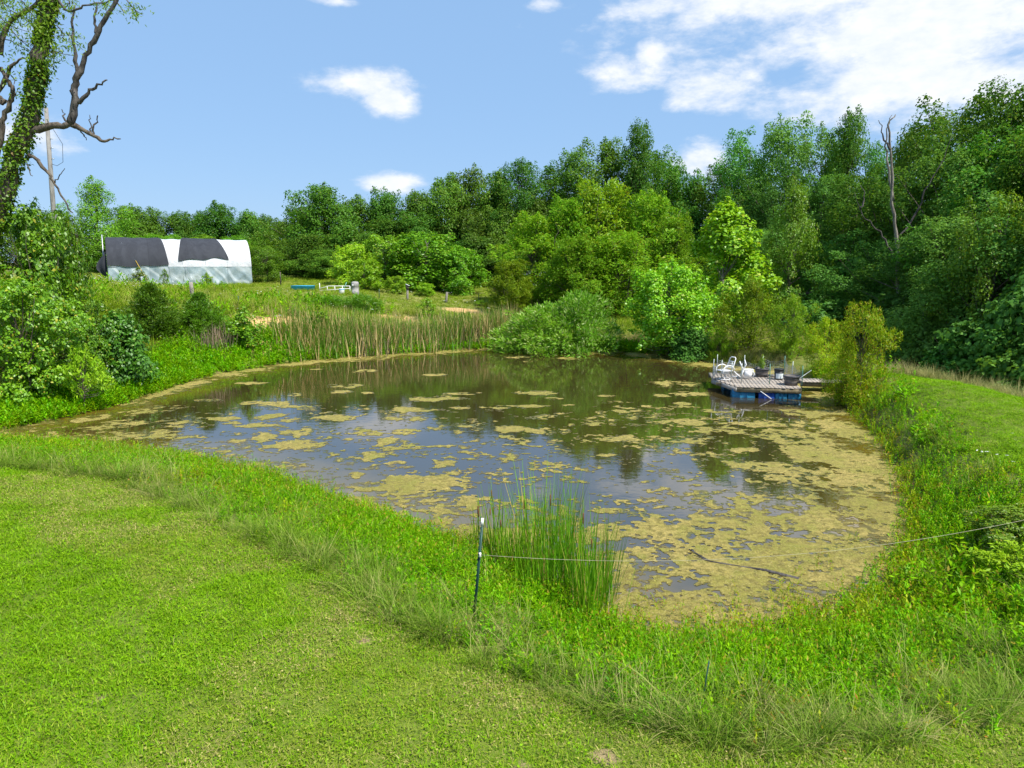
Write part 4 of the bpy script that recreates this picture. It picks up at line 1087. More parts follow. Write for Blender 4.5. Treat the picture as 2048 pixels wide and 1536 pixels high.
# ---- bare snag in the right wood
def limb_mesh(paths, Y, jitter=.0, seed=0, sides=7, yoff=0.0):
    """paths: list of (list of (px, py), r0, r1)"""
    r = np.random.default_rng(seed); b = MB()
    for pts, r0, r1 in paths:
        P = [np.array(at(px, py, Y)) + np.array([0, yoff, 0]) for px, py in pts]
        Q = []
        for i in range(len(P) - 1):
            for k in range(4):
                t = k / 4
                p0 = P[max(i - 1, 0)]; p1 = P[i]; p2 = P[i + 1]; p3 = P[min(i + 2, len(P) - 1)]
                Q.append(.5 * ((2 * p1) + (-p0 + p2) * t + (2 * p0 - 5 * p1 + 4 * p2 - p3) * t * t + (-p0 + 3 * p1 - 3 * p2 + p3) * t ** 3))
        Q.append(P[-1])
        Q = np.array(Q)
        Q[1:] += r.normal(0, jitter, (len(Q) - 1, 3))
        rr = np.linspace(r0, r1, len(Q)) * r.uniform(.85, 1.15, len(Q))
        b.tube(Q, rr, sides)
    return b
def local(b, base):
    b.V = [v - np.array(base) for v in b.V]; return b
base = at(1797, 700, 37.5); base.z = gz(base.x, 37.5)
e = empty('dead_snag', base, 0, None, 'grey forked dead snag trunk rising out of the right wood', 'tree')
b = limb_mesh([([(1803, 800), (1796, 600), (1795, 500), (1788, 430), (1784, 330), (1779, 250), (1792, 228)], .13, .025), ([(1786, 400), (1774, 320), (1772, 270), (1782, 230)], .07, .015)], 37.5, .03, 3)
local(b, base).build('trunk', M['barkgrey'], e, True)
for pts in [[(1790, 520), (1770, 480), (1745, 450), (1720, 420), (1710, 385)], [(1794, 480), (1830, 430), (1850, 380), (1880, 330), (1905, 270)], [(1720, 420), (1728, 400), (1722, 370)], [(1780, 300), (1765, 270), (1758, 240)]]:
    local(limb_mesh([(pts, .06, .012)], 37.5, .03, 4, 5), base).build('dead_limb', M['deadwood'], e, True)
base = at(1842, 705, 33); base.z = gz(base.x, 33)
e = empty('broken_trunk', base, 0, None, 'slim pale broken trunk leaning at the edge of the right wood', 'tree')
local(limb_mesh([([(1830, 775), (1846, 670), (1850, 630), (1856, 596)], .17, .10)], 33, .01, 6), base).build('trunk', M['barkgrey'], e, True)
local(limb_mesh([([(1850, 632), (1842, 606), (1838, 592)], .07, .03)], 33, .01, 7), base).build('dead_limb', M['barkgrey'], e, True)

# ---- the vine covered tree at the left
YT = 27.0
base = at(-70, 700, YT); base.z = gz(base.x, YT)
vt = empty('vine_covered_tree', base, 0, None, 'leaning tree at the left edge, trunk wrapped in green vines, with bare dead branches', 'tree')
TR = [(-72, 760), (-50, 600), (-22, 480), (5, 395), (32, 310), (58, 235), (72, 165), (80, 100), (96, 20), (108, -60), (118, -140)]
local(limb_mesh([(TR, .34, .18)], YT, .03, 8, 10), base).build('trunk', M['bark'], vt, True)
BR = [([(18, 318), (40, 280), (75, 258), (115, 252), (148, 252), (170, 262), (192, 275), (207, 283), (220, 278), (240, 277)], .17, .02),
      ([(142, 248), (150, 205), (148, 178), (158, 150), (172, 110), (192, 70), (212, 35), (236, -6), (250, -50)], .135, .05),
      ([(156, 148), (150, 110), (146, 60), (148, 10)], .07, .03), ([(158, 205), (176, 185), (195, 170), (214, 158)], .075, .02), ([(192, 66), (190, 40), (194, 5)], .055, .025),
      ([(185, 270), (190, 250), (196, 232)], .04, .018), ([(182, 268), (181, 248), (180, 230)], .03, .012), ([(136, 248), (128, 232), (124, 220)], .04, .015), ([(160, 258), (168, 272), (174, 279)], .03, .012),
      ([(58, 308), (75, 320), (95, 345), (108, 366), (122, 390), (144, 425)], .075, .02), ([(110, 366), (120, 350), (130, 338)], .025, .01), ([(55, 330), (60, 345), (66, 354)], .025, .01),
      ([(-20, 200), (4, 170), (18, 140), (30, 126), (50, 118)], .10, .03), ([(0, 110), (10, 60), (30, 35), (70, 10), (95, -10)], .09, .05), ([(-10, 320), (4, 270), (8, 235), (24, 200), (26, 180), (14, 160), (0, 135)], .11, .06), ([(110, -20), (130, 20), (160, 15), (190, 8), (230, 2)], .05, .02),
      ([(0, 75), (30, 85), (55, 100)], .02, .01), ([(95, 30), (80, 10), (62, -20)], .07, .04), ([(8, 205), (-10, 195), (-30, 190)], .14, .12)]
for pts, a, c in BR:
    local(limb_mesh([(pts, a, c)], YT, .025, 9 + int(a * 1000), 6), base).build('branch', M['deadwood'] if pts[0][0] > 100 else M['bark'], vt, True)
# vine leaves wrapped round the trunk
r = np.random.default_rng(70)
tp = np.array([tuple(at(px, py, YT)) for px, py in TR[1:10]])
seg = r.integers(0, len(tp) - 1, 6400); tt = r.uniform(0, 1, 6400)
P = tp[seg] * (1 - tt[:, None]) + tp[seg + 1] * tt[:, None]
frac = (seg + tt) / (len(tp) - 1)
keepv = (fbm(P[:, 2] * 1.1 + P[:, 0], frac * 3, 12, 2) > .33) | (frac < .35)
d = ring_dirs(r, len(P), -.3, .3); rad = (.35 - .17 * frac) * r.uniform(.92, 1.25, len(P)) + np.where(r.uniform(0, 1, len(P)) > .9, .18, 0) + .10 * (fbm(P[:, 2] * 2.2, frac * 0 + 3, 14, 2) - .4)
P = P + d * rad[:, None]
kk = keepv
vb = MB().leaves(P[kk], nrm(d[kk] * .4 + np.array([0, 0, -.6]) + r.normal(0, .5, (kk.sum(), 3))), d[kk] + np.array([0, 0, .5]) + r.normal(0, .4, (kk.sum(), 3)), r.uniform(.08, .16, kk.sum()), r.uniform(.07, .13, kk.sum()))
local(vb, base).build('vine_leaves', M['vine'], vt)
# sparse living twigs near the top
tb = MB(); lb_ = MB()
for (px, py, nn, sp) in [(20, 20, 60, 40), (70, 35, 50, 30), (90, 100, 45, 28), (110, 105, 60, 26), (40, 80, 40, 30), (15, 50, 40, 24), (240, 12, 20, 22), (270, 20, 26, 14), (130, 70, 26, 22), (30, 160, 20, 24), (80, 60, 40, 20), (120, 15, 26, 24), (5, 5, 40, 30), (140, 5, 20, 20), (205, 5, 22, 20), (150, 85, 16, 14), (55, 15, 40, 25)]:
    for k in range(nn):
        q = np.array(at(px + r.normal(0, sp * .6), py + r.normal(0, sp * .6), YT + r.normal(0, .6)))
        n2 = 4
        dd = nrm(np.array([[0, 0, -.5]]) + r.normal(0, .6, (n2, 3)))
        lb_.leaves(q + r.normal(0, .07, (n2, 3)), dd, r.normal(0, 1, (n2, 3)), .15, .045)
    c0 = np.array(at(px, py, YT)); 
    for k in range(3):
        e1 = c0 + np.array([r.normal(0, sp * .012), r.normal(0, .3), -r.uniform(0, sp * .012)])
        tb.tube([c0 + np.array([-.2, 0, .25]) * r.uniform(.5, 1.5), c0, e1], [.02, .014, .006], 4, False)
local(lb_, base).build('twig_leaves', M['hickory'], vt)
local(tb, base).build('twigs', M['bark'], vt)['kind'] = 'stuff'

# ================================================================== cattails
def reed_bed(seed, pts, n, h, wd, mt, name, label, spread=.5, cat='cattails'):
    r = np.random.default_rng(seed); b = MB()
    pts = np.array(pts); L = np.linspace(0, len(pts) - 1, n * 4)
    t = r.uniform(0, len(pts) - 1, n); i = np.minimum(t.astype(int), len(pts) - 2); f = (t - i)[:, None]
    P = pts[i] * (1 - f) + pts[i + 1] * f + r.normal(0, spread, (n, 2))
    hm = .75 + .5 * fbm(t * 2.1, t * 0 + seed, 4, 3)
    D = ring_dirs(r, n, 1.15, 1.55)
    b.blades(np.column_stack([P, np.maximum(ground(P[:, 0], P[:, 1]), -.1)]), D, r.uniform(*h, n) * hm, wd * r.uniform(.7, 1.3, n), r.uniform(0, .45, n), 3)
    return tag(b.build(name, mt), label, cat, kind='stuff')
far_line = [tuple(at_z(px, py - 4))[:2] for px, py in [(585, 722), (640, 717), (700, 713), (760, 709), (820, 705), (880, 700), (940, 696), (1000, 693), (1030, 694)]]
reed_bed(1, far_line, 5200, (1.2, 2.3), .05, M['reed'], 'cattail_bed', 'long bed of green and straw cattails along the far shore', .7)
dead_line = [tuple(at_z(px, py - 3))[:2] for px, py in [(690, 713), (760, 709), (860, 701), (930, 696), (1000, 692), (1025, 692)]]
reed_bed(2, dead_line, 1300, (.7, 1.7), .035, M['deadreed'], 'dead_cattail_bed', 'pale dead cattail stalks among the far green cattails', .8)
for nm, px, py, sd_, lb in [('dry_reeds', 402, 738, 3, 'small stand of dry grey reeds on the left shore, left of its twin'), ('dry_reeds', 432, 734, 4, 'taller small stand of dry grey reeds on the left shore below the sapling')]:
    c = at_z(px, py)
    b = MB(); r = np.random.default_rng(sd_); n = 130
    Pq = np.column_stack([r.normal(0, .38, n), r.normal(0, .25, n), np.full(n, -.05)])
    b.blades(Pq, ring_dirs(r, n, 1.2, 1.55), r.uniform(.7, 1.5, n) * (1 if sd_ == 4 else .85), .04, r.uniform(0, .4, n), 3)
    o = b.build(nm, M['deadreed']); o.location = (c.x, c.y + .6, gz(c.x, c.y + .6)); tag(o, lb, 'reeds')

M['spike'] = simple('cattail_spike', (0.20, 0.085, 0.03), .9, var=.4, scale=20)
def cattail(seed, px, py, n, h, wide, spikes, label, group=None, dead=10):
    c = at_z(px, py, 0.0)
    z = max(gz(c.x, c.y), -.12)
    e = empty('cattail_plant', (c.x, c.y, z), rnd.uniform(0, 6.28), None, label, 'cattail', group)
    r = np.random.default_rng(seed)
    P = np.column_stack([r.normal(0, wide, n), r.normal(0, wide, n), np.full(n, -.05)])
    D = ring_dirs(r, n, 1.3, 1.56); D[:, :2] += P[:, :2] * .35
    MB().blades(P, D, r.uniform(*h, n), r.uniform(.013, .023, n), r.uniform(0, .35, n) ** 1.5, 5).build('leaves', M['catgreen'], e)
    if dead:
        P = np.column_stack([r.normal(0, wide * 1.2, dead), r.normal(0, wide * 1.2, dead), np.full(dead, -.05)])
        MB().blades(P, ring_dirs(r, dead, .6, 1.4), r.uniform(.4, .9, dead), .014, r.uniform(.3, 1.6, dead), 4).build('dead_leaves', M['deadreed'], e)
    for k in range(spikes):
        x, y = r.normal(0, wide * .8, 2); hh = r.uniform(.75, .95) * h[1]; lx, ly = r.normal(0, .05, 2)
        s = MB().tube([(x, y, 0), (x + lx * .5, y + ly * .5, hh * .6), (x + lx, y + ly, hh)], [.006, .005, .003], 5).build('stalk', M['catgreen'], e)
        t0 = .74; t1 = .86
        q0 = (x + lx * .8, y + ly * .8, hh * t0); q1 = (x + lx * .9, y + ly * .9, hh * t1)
        P = [np.array(q0) * (1 - u) + np.array(q1) * u for u in (0, .08, .5, .92, 1)]
        MB().tube(P, [.004, .012, .013, .012, .004], 8).build('spike', M['spike'], s, True)
GC = 'cattail plants standing in the near corner of the pond'
LC = 'upright green cattail plant in the clump behind the wire, near corner of the pond'
for i, (px, py, n, h, wd, sp) in enumerate([(985, 1120, 26, (.8, 1.5), .14, 1), (1012, 1135, 30, (.8, 1.6), .14, 1), (1130, 1120, 34, (.9, 1.9), .14, 0), (1085, 1118, 34, (.9, 2.0), .14, 0), (1180, 1230, 40, (.7, 1.5), .12, 0), (1035, 1160, 34, (.8, 1.5), .13, 0), (1065, 1175, 40, (.9, 1.8), .13, 0), (1085, 1150, 46, (1.0, 2.1), .13, 1), (1115, 1165, 46, (1.0, 2.0), .14, 0), (1140, 1150, 36, (.9, 1.8), .12, 0),
                                    (1110, 1200, 46, (.9, 1.7), .13, 0), (1190, 1180, 40, (.9, 1.7), .12, 1), (1150, 1205, 44, (.8, 1.6), .12, 0), (1200, 1215, 50, (.8, 1.55), .13, 1), (1068, 1205, 24, (.6, 1.2), .12, 0)]):
    cattail(500 + i, px, py, int(n * 1.5), (h[0], h[1] * 1.08), wd * 1.25, sp, LC, GC)
cattail(520, 1172, 1258, 54, (.7, 1.75), .10, 0, 'frontmost cattail plant, a tall fan of bright green leaves')
cattail(521, 968, 1125, 26, (.7, 1.35), .14, 4, 'cattail plant with brown spikes right behind the metal post')
cattail(522, 1005, 1150, 22, (.7, 1.3), .12, 1, 'sparse cattail plant between the metal post and the main clump')

# big grass tussocks that stand out of the bank
def tussock(seed, px, py, z, h, n, mt, label, lo=.5):
    c = at_z(px, py, z); o = MB()
    r = np.random.default_rng(seed)
    P = np.column_stack([r.normal(0, .07, n), r.normal(0, .07, n), np.full(n, -.04)])
    o.blades(P, ring_dirs(r, n, lo, 1.5), r.uniform(h * .5, h, n), .010, r.uniform(.4, 1.7, n), 5)
    ob = o.build('grass_tussock', mt); ob.location = (c.x, c.y, gz(c.x, c.y)); tag(ob, label, 'grass')
tussock(1, 872, 1268, .5, .62, 220, M['catgreen'], 'dark green grass tussock left of the foot of the metal post')
tussock(2, 1040, 1262, .4, .75, 260, M['fescue'], 'pale arching grass tussock between metal post and cattails', .3)
tussock(3, 1280, 1395, .5, .7, 240, M['fescue'], 'pale drooping grass tussock below the cattails at the lawn edge', .3)
tussock(4, 1500, 1420, .55, .8, 260, M['fescue'], 'large pale grass tussock beside the thin dark rod', .4)
tussock(5, 240, 945, .8, .75, 90, M['catgreen'], 'single dark green bushy tuft at the left lawn edge', .4)
tussock(6, 1975, 1280, .7, .8, 240, M['fescue'], 'pale grass tussock on the bank at the right edge of the picture', .4)
# dark leafy weeds at the right edge
tree('bank_bush', 'shrub', 2020, 1010, 190, 10.6, 'leafy green weed bush standing behind the wire at the right edge', 'bush')
tree('bank_bush', 'bright', 2050, 1090, 180, 9.4, 'bright leafy weed bush at the right edge below the wire', 'bush')

# ================================================================== floating deck
M['deckwood'] = bark('weathered_deck_board', (0.42, 0.37, 0.32), (0.28, 0.24, 0.20), 5)
M['fascia'] = bark('brown_fascia_board', (0.22, 0.18, 0.11), (0.12, 0.10, 0.06), 5)  # brown boards, darker than the grey left side beam
M['fasciagrey'] = bark('grey_fascia_board', (0.40, 0.38, 0.35), (0.27, 0.25, 0.23), 5)
M['drumblue'] = simple('blue_plastic_drum', (0.012, 0.155, 0.30), .42, var=.35, scale=4)
M['drumdeep'] = simple('deep_blue_plastic_drum', (0.015, 0.07, 0.34), .4, var=.3, scale=4)
M['greypost'] = simple('galvanised_post', (0.42, 0.47, 0.46), .5, .4, scale=10)
M['greenpost'] = simple('green_metal_post', (0.10, 0.26, 0.20), .55, .1, scale=10)
M['wire'] = simple('wire_netting', (0.32, 0.36, 0.38), .5, .5)
M['whiteplastic'] = simple('white_plastic', (0.80, 0.80, 0.80), .4, var=.1)
M['whitemetal'] = simple('white_painted_tube', (0.82, 0.81, 0.80), .4, var=.12)
M['planter'] = simple('grey_brown_planter', (0.175, 0.15, 0.135), .7, var=.3, scale=8, bump=.2)
M['planterrim'] = simple('dark_planter_rim', (0.07, 0.07, 0.075), .6)
M['soil'] = simple('potting_soil', (0.06, 0.045, 0.03), .95, scale=20)
M['blackplastic'] = simple('black_plastic', (0.022, 0.024, 0.028), .45)
M['label'] = simple('white_label', (0.72, 0.78, 0.80), .5, var=.08)

DZ_ = .46
A = at_z(1424, 757, DZ_); B = at_z(1473, 773, DZ_); C_ = at_z(1604, 777, DZ_)
ux = (C_ - B).normalized()                      # along the front edge
fl = (C_ - B).length
uy = Vector((-ux.y, ux.x, 0))                   # towards the back
rz = math.atan2(ux.y, ux.x)
dep = 3.5
# the deck is a rectangle whose front left corner is cut on the slant
ctr = B
dock = empty('floating_deck', (B.x, B.y, 0), rz, None, 'square wooden float on blue drums moored at the right of the pond', 'deck')
La = A - B; ax_l, ay_l = La.dot(ux), La.dot(uy)  # where the left corner sits in deck axes
# boards run along the depth; each is a part
bw = .142; nb = int((fl - ax_l) / bw)
meb = {}
for i in range(nb):
    x = ax_l + .07 + i * bw * (fl - ax_l - .14) / (nb * bw - bw)
    y0 = 0.0 if x >= 0 else ay_l * (x / ax_l) + .02
    ln = dep - y0
    key = round(ln, 3)
    if key not in meb: meb[key] = MB().box((0, 0, 0), (.132, ln, .034)).mesh('deck_board'); meb[key].materials.append(M['deckwood'])
    o = obj('deck_board', meb[key], None, dock)
    o.location = (x, y0 + ln / 2 + rnd.uniform(-.012, .012), DZ_ - .017 + rnd.uniform(-.004, .004)); o.rotation_euler = (0, rnd.uniform(-.01, .01), rnd.uniform(-.003, .003))
MB().box((fl / 2, .03, DZ_ - .13), (fl, .045, .17)).build('front_beam', M['fascia'], dock)
ll = La.length; la = math.atan2(ay_l, ax_l)
MB().box((ax_l / 2 - .0, ay_l / 2 + .0, DZ_ - .12), (ll, .045, .16), la).build('side_beam', M['fasciagrey'], dock)
MB().box((fl - .025, dep / 2 + .05, DZ_ - .13), (.045, dep - .1, .17)).build('side_beam', M['fascia'], dock)
MB().box((fl / 2 + ax_l / 2, dep - .03, DZ_ - .13), (fl - ax_l, .045, .17)).build('rear_beam', M['fascia'], dock)
for yy in (1.1, 2.2):
    MB().box(((fl + ax_l) / 2, yy, DZ_ - .1), (fl - ax_l - .2, .09, .12)).build('joist', M['fascia'], dock)
def drum(mt, loc, rzz=0.0, L=.88):
    b = MB(); R0 = .285
    b.lathe([(.05, -L / 2 + .02), (R0 - .03, -L / 2 + .02), (R0 - .02, -L / 2), (R0, -L / 2 + .03), (R0, -L * .18), (R0 + .014, -L * .17), (R0 + .014, -L * .14), (R0, -L * .13), (R0, L * .13), (R0 + .014, L * .14), (R0 + .014, L * .17), (R0, L * .18), (R0, L / 2 - .03), (R0 - .02, L / 2), (R0 - .03, L / 2 - .02), (.05, L / 2 - .02)], 18, ax='x')
    o = b.build('float_drum', mt, dock, True); o.location = loc; o.rotation_euler = (rnd.uniform(0, 6), 0, rzz)
zc = .07
drum(M['drumblue'], (.30, .34, zc)); drum(M['drumdeep'], (1.17, .34, zc), 0, .62); drum(M['drumblue'], (1.72, .34, zc), 0, .46); drum(M['drumblue'], (2.22, .34, zc), 0, .5)
drum(M['drumblue'], (fl - .3, 1.25, zc), 1.57); drum(M['drumblue'], (fl - .3, 2.4, zc), 1.57); drum(M['drumblue'], (ax_l + .75, ay_l + .35, zc), 1.57); drum(M['drumblue'], (.9, 3.1, zc)); drum(M['drumblue'], (2.0, 3.1, zc))
# rail posts placed from the photograph, and netting between neighbours
def deckpt(px, py):
    p = at_z(px, py, DZ_); v = p - B
    return v.dot(ux), v.dot(uy)
ZS = 7.585
PO = [(115, 430), (245, 446), (388, 485), (550, 503), (980, 523), (1470, 552)]
front = [deckpt(1410 + a / ZS, 700 + b / ZS) for a, b in PO]
back = [(fl - .05, 1.7), (fl - .05, dep - .05), (fl * .62, dep - .05), (fl * .3, dep - .05), (ax_l + .35, dep - .05)]
ring = front + back
for i, (x, y) in enumerate(ring):
    lx, ly = rnd.uniform(-.03, .03), rnd.uniform(-.03, .03)
    MB().tube([(x, y, DZ_ - .1), (x + lx * .5, y + ly * .5, DZ_ + .4), (x + lx, y + ly, DZ_ + .83)], .017, 6).build('rail_post', M['greenpost'] if i in (4, 5, 7) else M['greypost'], dock)
def netting(p0, p1, h, sag):
    b = MB(); L = math.hypot(p1[0] - p0[0], p1[1] - p0[1])
    n = max(2, int(L / .075)); mrow = max(2, int(h / .075))
    def pt(u, v):
        s = sag * 4 * u * (1 - u)
        return (p0[0] + (p1[0] - p0[0]) * u + .015 * math.sin(u * 9), p0[1] + (p1[1] - p0[1]) * u + .03 * math.sin(u * 7 + v * 3), DZ_ + .02 + (h - s) * v)
    for i in range(n + 1): b.tube([pt(i / n, v) for v in (0, .33, .66, 1)], .0035, 3, False)
    for j in range(mrow + 1): b.tube([pt(i / n, j / mrow) for i in range(n + 1)], .0035, 3, False)
    return b.build('wire_netting', M['wire'], dock)
for i in range(len(ring)):
    p0, p1 = ring[i], ring[(i + 1) % len(ring)]
    if i == 3 or i == 4: h_, s_ = .18, .1
    elif i in (5, 6, 7): h_, s_ = .66, .12
    else: h_, s_ = .58, .16
    if i == 4: continue
    netting(p0, p1, h_, s_)
MB().tube([(fl - .05, .3, DZ_ + .35), (fl + .5, .9, DZ_ + .6)], .014, 6).build('leaning_bar', M['greypost'], dock)

def on_deck(px, py):
    p = at_z(px, py, DZ_); return (p.x, p.y, DZ_ + .003)
# gangway
ga = at_z(1600, 762, .42); gb_ = at_z(1702, 765, .42)
gw = empty('gangway', (ga.x, ga.y, 0), math.atan2(gb_.y - ga.y, gb_.x - ga.x), None, 'narrow weathered plank gangway from the float to the right bank', 'gangway')
gl_ = (gb_ - ga).length
for k in range(int(gl_ / .15)):
    o = MB().box((.08 + k * .15, .25, .42), (.14, .9, .032)).build('plank', M['deckwood'], gw); o.rotation_euler = (0, 0, 0); o.location = (0, rnd.uniform(-.01, .01), rnd.uniform(-.004, .004))
for yy in (-.13, .63):
    MB().box((gl_ / 2, yy, .31), (gl_, .05, .18)).build('side_beam', M['fascia'], gw)
MB().tube([at_z(1520, 782, .3) - Vector((0, .05, 0)), at_z(1541, 797, .02) - Vector((0, .1, 0))], .016, 6).build('mooring_pole', M['whitemetal']).name = 'mooring_pole'
tag(bpy.data.objects['mooring_pole'], 'thin white pole dipping into the water before the blue drums', 'pole')

# tubular spring chair
x, y, z = on_deck(1450, 759)
ch = empty('tube_chair', (x, y, z), R_(200), (.88, .88, .9), 'upright white tubular garden chair with curved arms at the left corner of the float', 'chair')
rt = .024
def arc(c, r0, a0, a1, n, yv):
    return [(c[0] + r0 * math.cos(a0 + (a1 - a0) * i / n), yv, c[1] + r0 * 1.0 * math.sin(a0 + (a1 - a0) * i / n)) for i in range(n + 1)]
for s in (-.27, .27):
    P = [(.32, s, .30), (.33, s, .44)] + [(.02 + .31 * math.cos(t), s, .46 + .22 * math.sin(t)) for t in np.linspace(.15, math.pi * .80, 10)] + [(-.33, s, .46)]
    MB().tube(P, rt, 8).build('arm', M['whitemetal'], ch, True)
P = [(-.16, -.24, .42), (-.30, -.22, .70), (-.40, -.20, .98), (-.42, -.13, 1.03), (-.42, .13, 1.03), (-.40, .20, .98), (-.30, .22, .70), (-.16, .24, .42)]
MB().tube(P, rt, 8).build('back_frame', M['whitemetal'], ch, True)
b = MB()
for k in range(4): b.box((-.24 - .035 * k, 0, .56 + .09 * k), (.01, .38, .045))
b.build('back_slats', M['whiteplastic'], ch)
b = MB()
b.box((.04, 0, .43), (.50, .50, .022)); b.tube([(.29, -.26, .43), (.29, .26, .43)], rt, 8); b.tube([(-.2, -.26, .43), (-.2, .26, .43)], rt, 8); b.tube([(.29, -.26, .43), (-.2, -.26, .43)], rt, 8); b.tube([(.29, .26, .43), (-.2, .26, .43)], rt, 8)
b.build('seat', M['whiteplastic'], ch)
MB().lathe([(.10, .24), (.17, .27), (.2, .32), (.2, .40), (.16, .42)], 14).build('swivel_hub', M['whitemetal'], ch, True)
MB().lathe([(.03, .06), (.03, .25)], 10).build('pedestal', M['whitemetal'], ch, True)
P = [(.27 * math.cos(t), .27 * math.sin(t), .026) for t in np.linspace(0, 2 * math.pi, 21)]
b = MB().tube(P, rt, 8, False)
for t in (0.8, 2.4, 3.9, 5.5): b.tube([(.27 * math.cos(t), .27 * math.sin(t), .026), (.1 * math.cos(t), .1 * math.sin(t), .10), (0, 0, .12)], .018, 6)
b.build('base_ring', M['whitemetal'], ch, True)

# overturned plastic chair
x, y, z = on_deck(1491, 757)
ch = empty('plastic_chair', (x, y, z), R_(-12), (.9, .9, .9), 'white plastic garden chair tipped on its back with legs in the air', 'chair')
def slab(pts, th):
    b = MB(); p = np.array(pts, float)
    n_ = np.cross(p[1] - p[0], p[2] - p[0]); n_ /= np.linalg.norm(n_)
    V = np.concatenate([p - n_ * th / 2, p + n_ * th / 2]); k = len(p)
    return b.add(V, [tuple(range(k - 1, -1, -1)), tuple(range(k, 2 * k))] + [(i, (i + 1) % k, k + (i + 1) % k, k + i) for i in range(k)])
# seat stands on edge tilted, the back lies on the deck, legs point up-left
slab([(-.24, -.23, .03), (-.24, .23, .03), (-.12, .24, .42), (-.12, -.24, .42)], .03).build('seat', M['whiteplastic'], ch)
b = MB()
for k in range(5):
    yk = -.19 + k * .095
    b.box((.07, yk, .43), (.42, .06, .022))
b.box((.29, 0, .43), (.06, .46, .026)); b.box((-.11, 0, .43), (.05, .46, .026))
b.build('backrest', M['whiteplastic'], ch)
slab([(-.10, -.22, .05), (.20, -.24, .02), (.28, -.24, .40), (-.08, -.23, .41)], .02).build('side_panel', M['whiteplastic'], ch)
for P in ([(-.13, -.20, .42), (-.24, -.22, .62), (-.33, -.24, .84)], [(-.10, .21, .42), (.02, .22, .62), (-.06, .24, .86)], [(-.22, -.20, .06), (-.40, -.22, .20), (-.56, -.22, .36)], [(-.22, .2, .06), (-.38, .21, .04), (-.60, .22, .03)]):
    b = MB().tube(P, [.034, .03, .024], 4); b.build('leg', M['whiteplastic'], ch)
MB().tube([(.28, -.24, .40), (.36, -.25, .25), (.25, -.25, .06)], .022, 6).build('armrest', M['whiteplastic'], ch, True)

# planters and bucket
def planter(px, py, label, s=1.0):
    x, y, z = on_deck(px, py)
    e = empty('planter', (x, y, z), rnd.uniform(0, 6), (s, s, s), label, 'planter')
    MB().lathe([(.17, 0), (.20, .0), (.215, .08), (.235, .2), (.25, .29), (.23, .29), (.20, .24), (0.001, .24)], 20).build('tub', M['planter'], e, True)
    MB().lathe([(.248, .26), (.27, .265), (.275, .31), (.262, .325), (.235, .322), (.236, .27)], 20).build('rim', M['planterrim'], e, True)
    for zz in (.08, .2): MB().lathe([(.217 + (zz - .08) * .17, zz), (.226 + (zz - .08) * .17, zz + .005), (.228 + (zz - .08) * .17, zz + .02), (.219 + (zz - .08) * .17, zz + .025)], 20).build('hoop', M['planterrim'], e, True)
    return e
planter(1523, 753, 'grey brown planter tub behind the white chairs with a thin weed in it', 1.15)
planter(1582, 770, 'grey brown planter tub at the front right corner of the deck', 1.2)
_p = at_z(1523, 753, DZ_); _v = SP['sapling'][0][1]
e = empty('potted_weed', (_p.x, _p.y, DZ_ + .26), 0, (.2, .2, .32), 'thin weed growing out of the rear planter tub', 'weed')
obj('stem', _v['wood'], M['bark'], e); obj('leaves', _v['crown'], M['shrub'], e)
x, y, z = on_deck(1557, 759)
bk = empty('bucket', (x, y, z), 0, None, 'black bucket with a white label standing between the two planters', 'bucket')
MB().lathe([(.16, 0), (.165, .02), (.185, .44), (.17, .44), (.16, .40), (.001, .40)], 20).build('body', M['blackplastic'], bk, True)
MB().lathe([(.188, .38), (.198, .385), (.2, .45), (.19, .46), (.17, .458)], 20).build('rim', M['blackplastic'], bk, True)
n = 10; V = []; 
for i in range(n + 1):
    t = R_(-150) + R_(150) * i / n
    for zz in (.06, .27): 
        rr = .166 + .02 * zz / .44 + .004
        V.append((rr * math.cos(t), rr * math.sin(t), zz))
MB().add(V, [(2 * i, 2 * i + 2, 2 * i + 3, 2 * i + 1) for i in range(n)]).build('label', M['label'], bk, True)
x, y, z = on_deck(1540, 755)
MB().tube([(x - .2, y, z + .01), (x + .0, y + .1, z + .08), (x + .2, y - .05, z + .012)], [.02, .035, .02], 6).build('black_hose', M['blackplastic'])
tag(bpy.data.objects['black_hose'], 'short black hose lying on the deck left of the bucket', 'hose')

# ================================================================== posts, wire, log
M['tpost'] = simple('dark_green_post_paint', (0.018, 0.07, 0.055), .5, .2, scale=14)
M['tposttip'] = simple('white_post_tip', (0.74, 0.75, 0.74), .5, scale=20)
M['string'] = simple('pale_wire', (0.50, 0.45, 0.30), .7)
M['insul'] = simple('white_insulator', (0.78, 0.76, 0.70), .5)
def tpost(px0, py0, px1, py1, Y, label):
    p0 = at(px0, py0, Y); p0.z = gz(p0.x, Y); p1 = at(px1, py1, Y)
    e = empty('fence_post', p0, 0, None, label, 'post')
    ax = (p1 - p0); L = ax.length; q = ax.to_track_quat('Z', 'Y').to_matrix()
    def part(nm, mt, z0, z1):
        b = MB()
        for (cx, cy, sx, sy) in ((0, .012, .036, .006), (0, -.006, .006, .030)):
            b.box((cx, cy, (z0 + z1) / 2), (sx, sy, z1 - z0))
        b.V = [v @ np.array(q).T for v in b.V]
        return b.build(nm, mt, e)
    part('shaft', M['tpost'], -.2, L - .13); part('tip', M['tposttip'], L - .13, L)
    b = MB()
    for k in range(int(L / .075)):
        b.box((0, .018, .1 + k * .075), (.014, .012, .018))
    b.V = [v @ np.array(q).T for v in b.V]; b.build('studs', M['tpost'], e)
    return p0, p1, e
p0, p1, te = tpost(947, 1252, 965, 1036, 8.95, 'dark green metal fence post with a white tip in front of the cattails')
hang = p0 + (p1 - p0) * .665 + Vector((.01, -.03, 0))
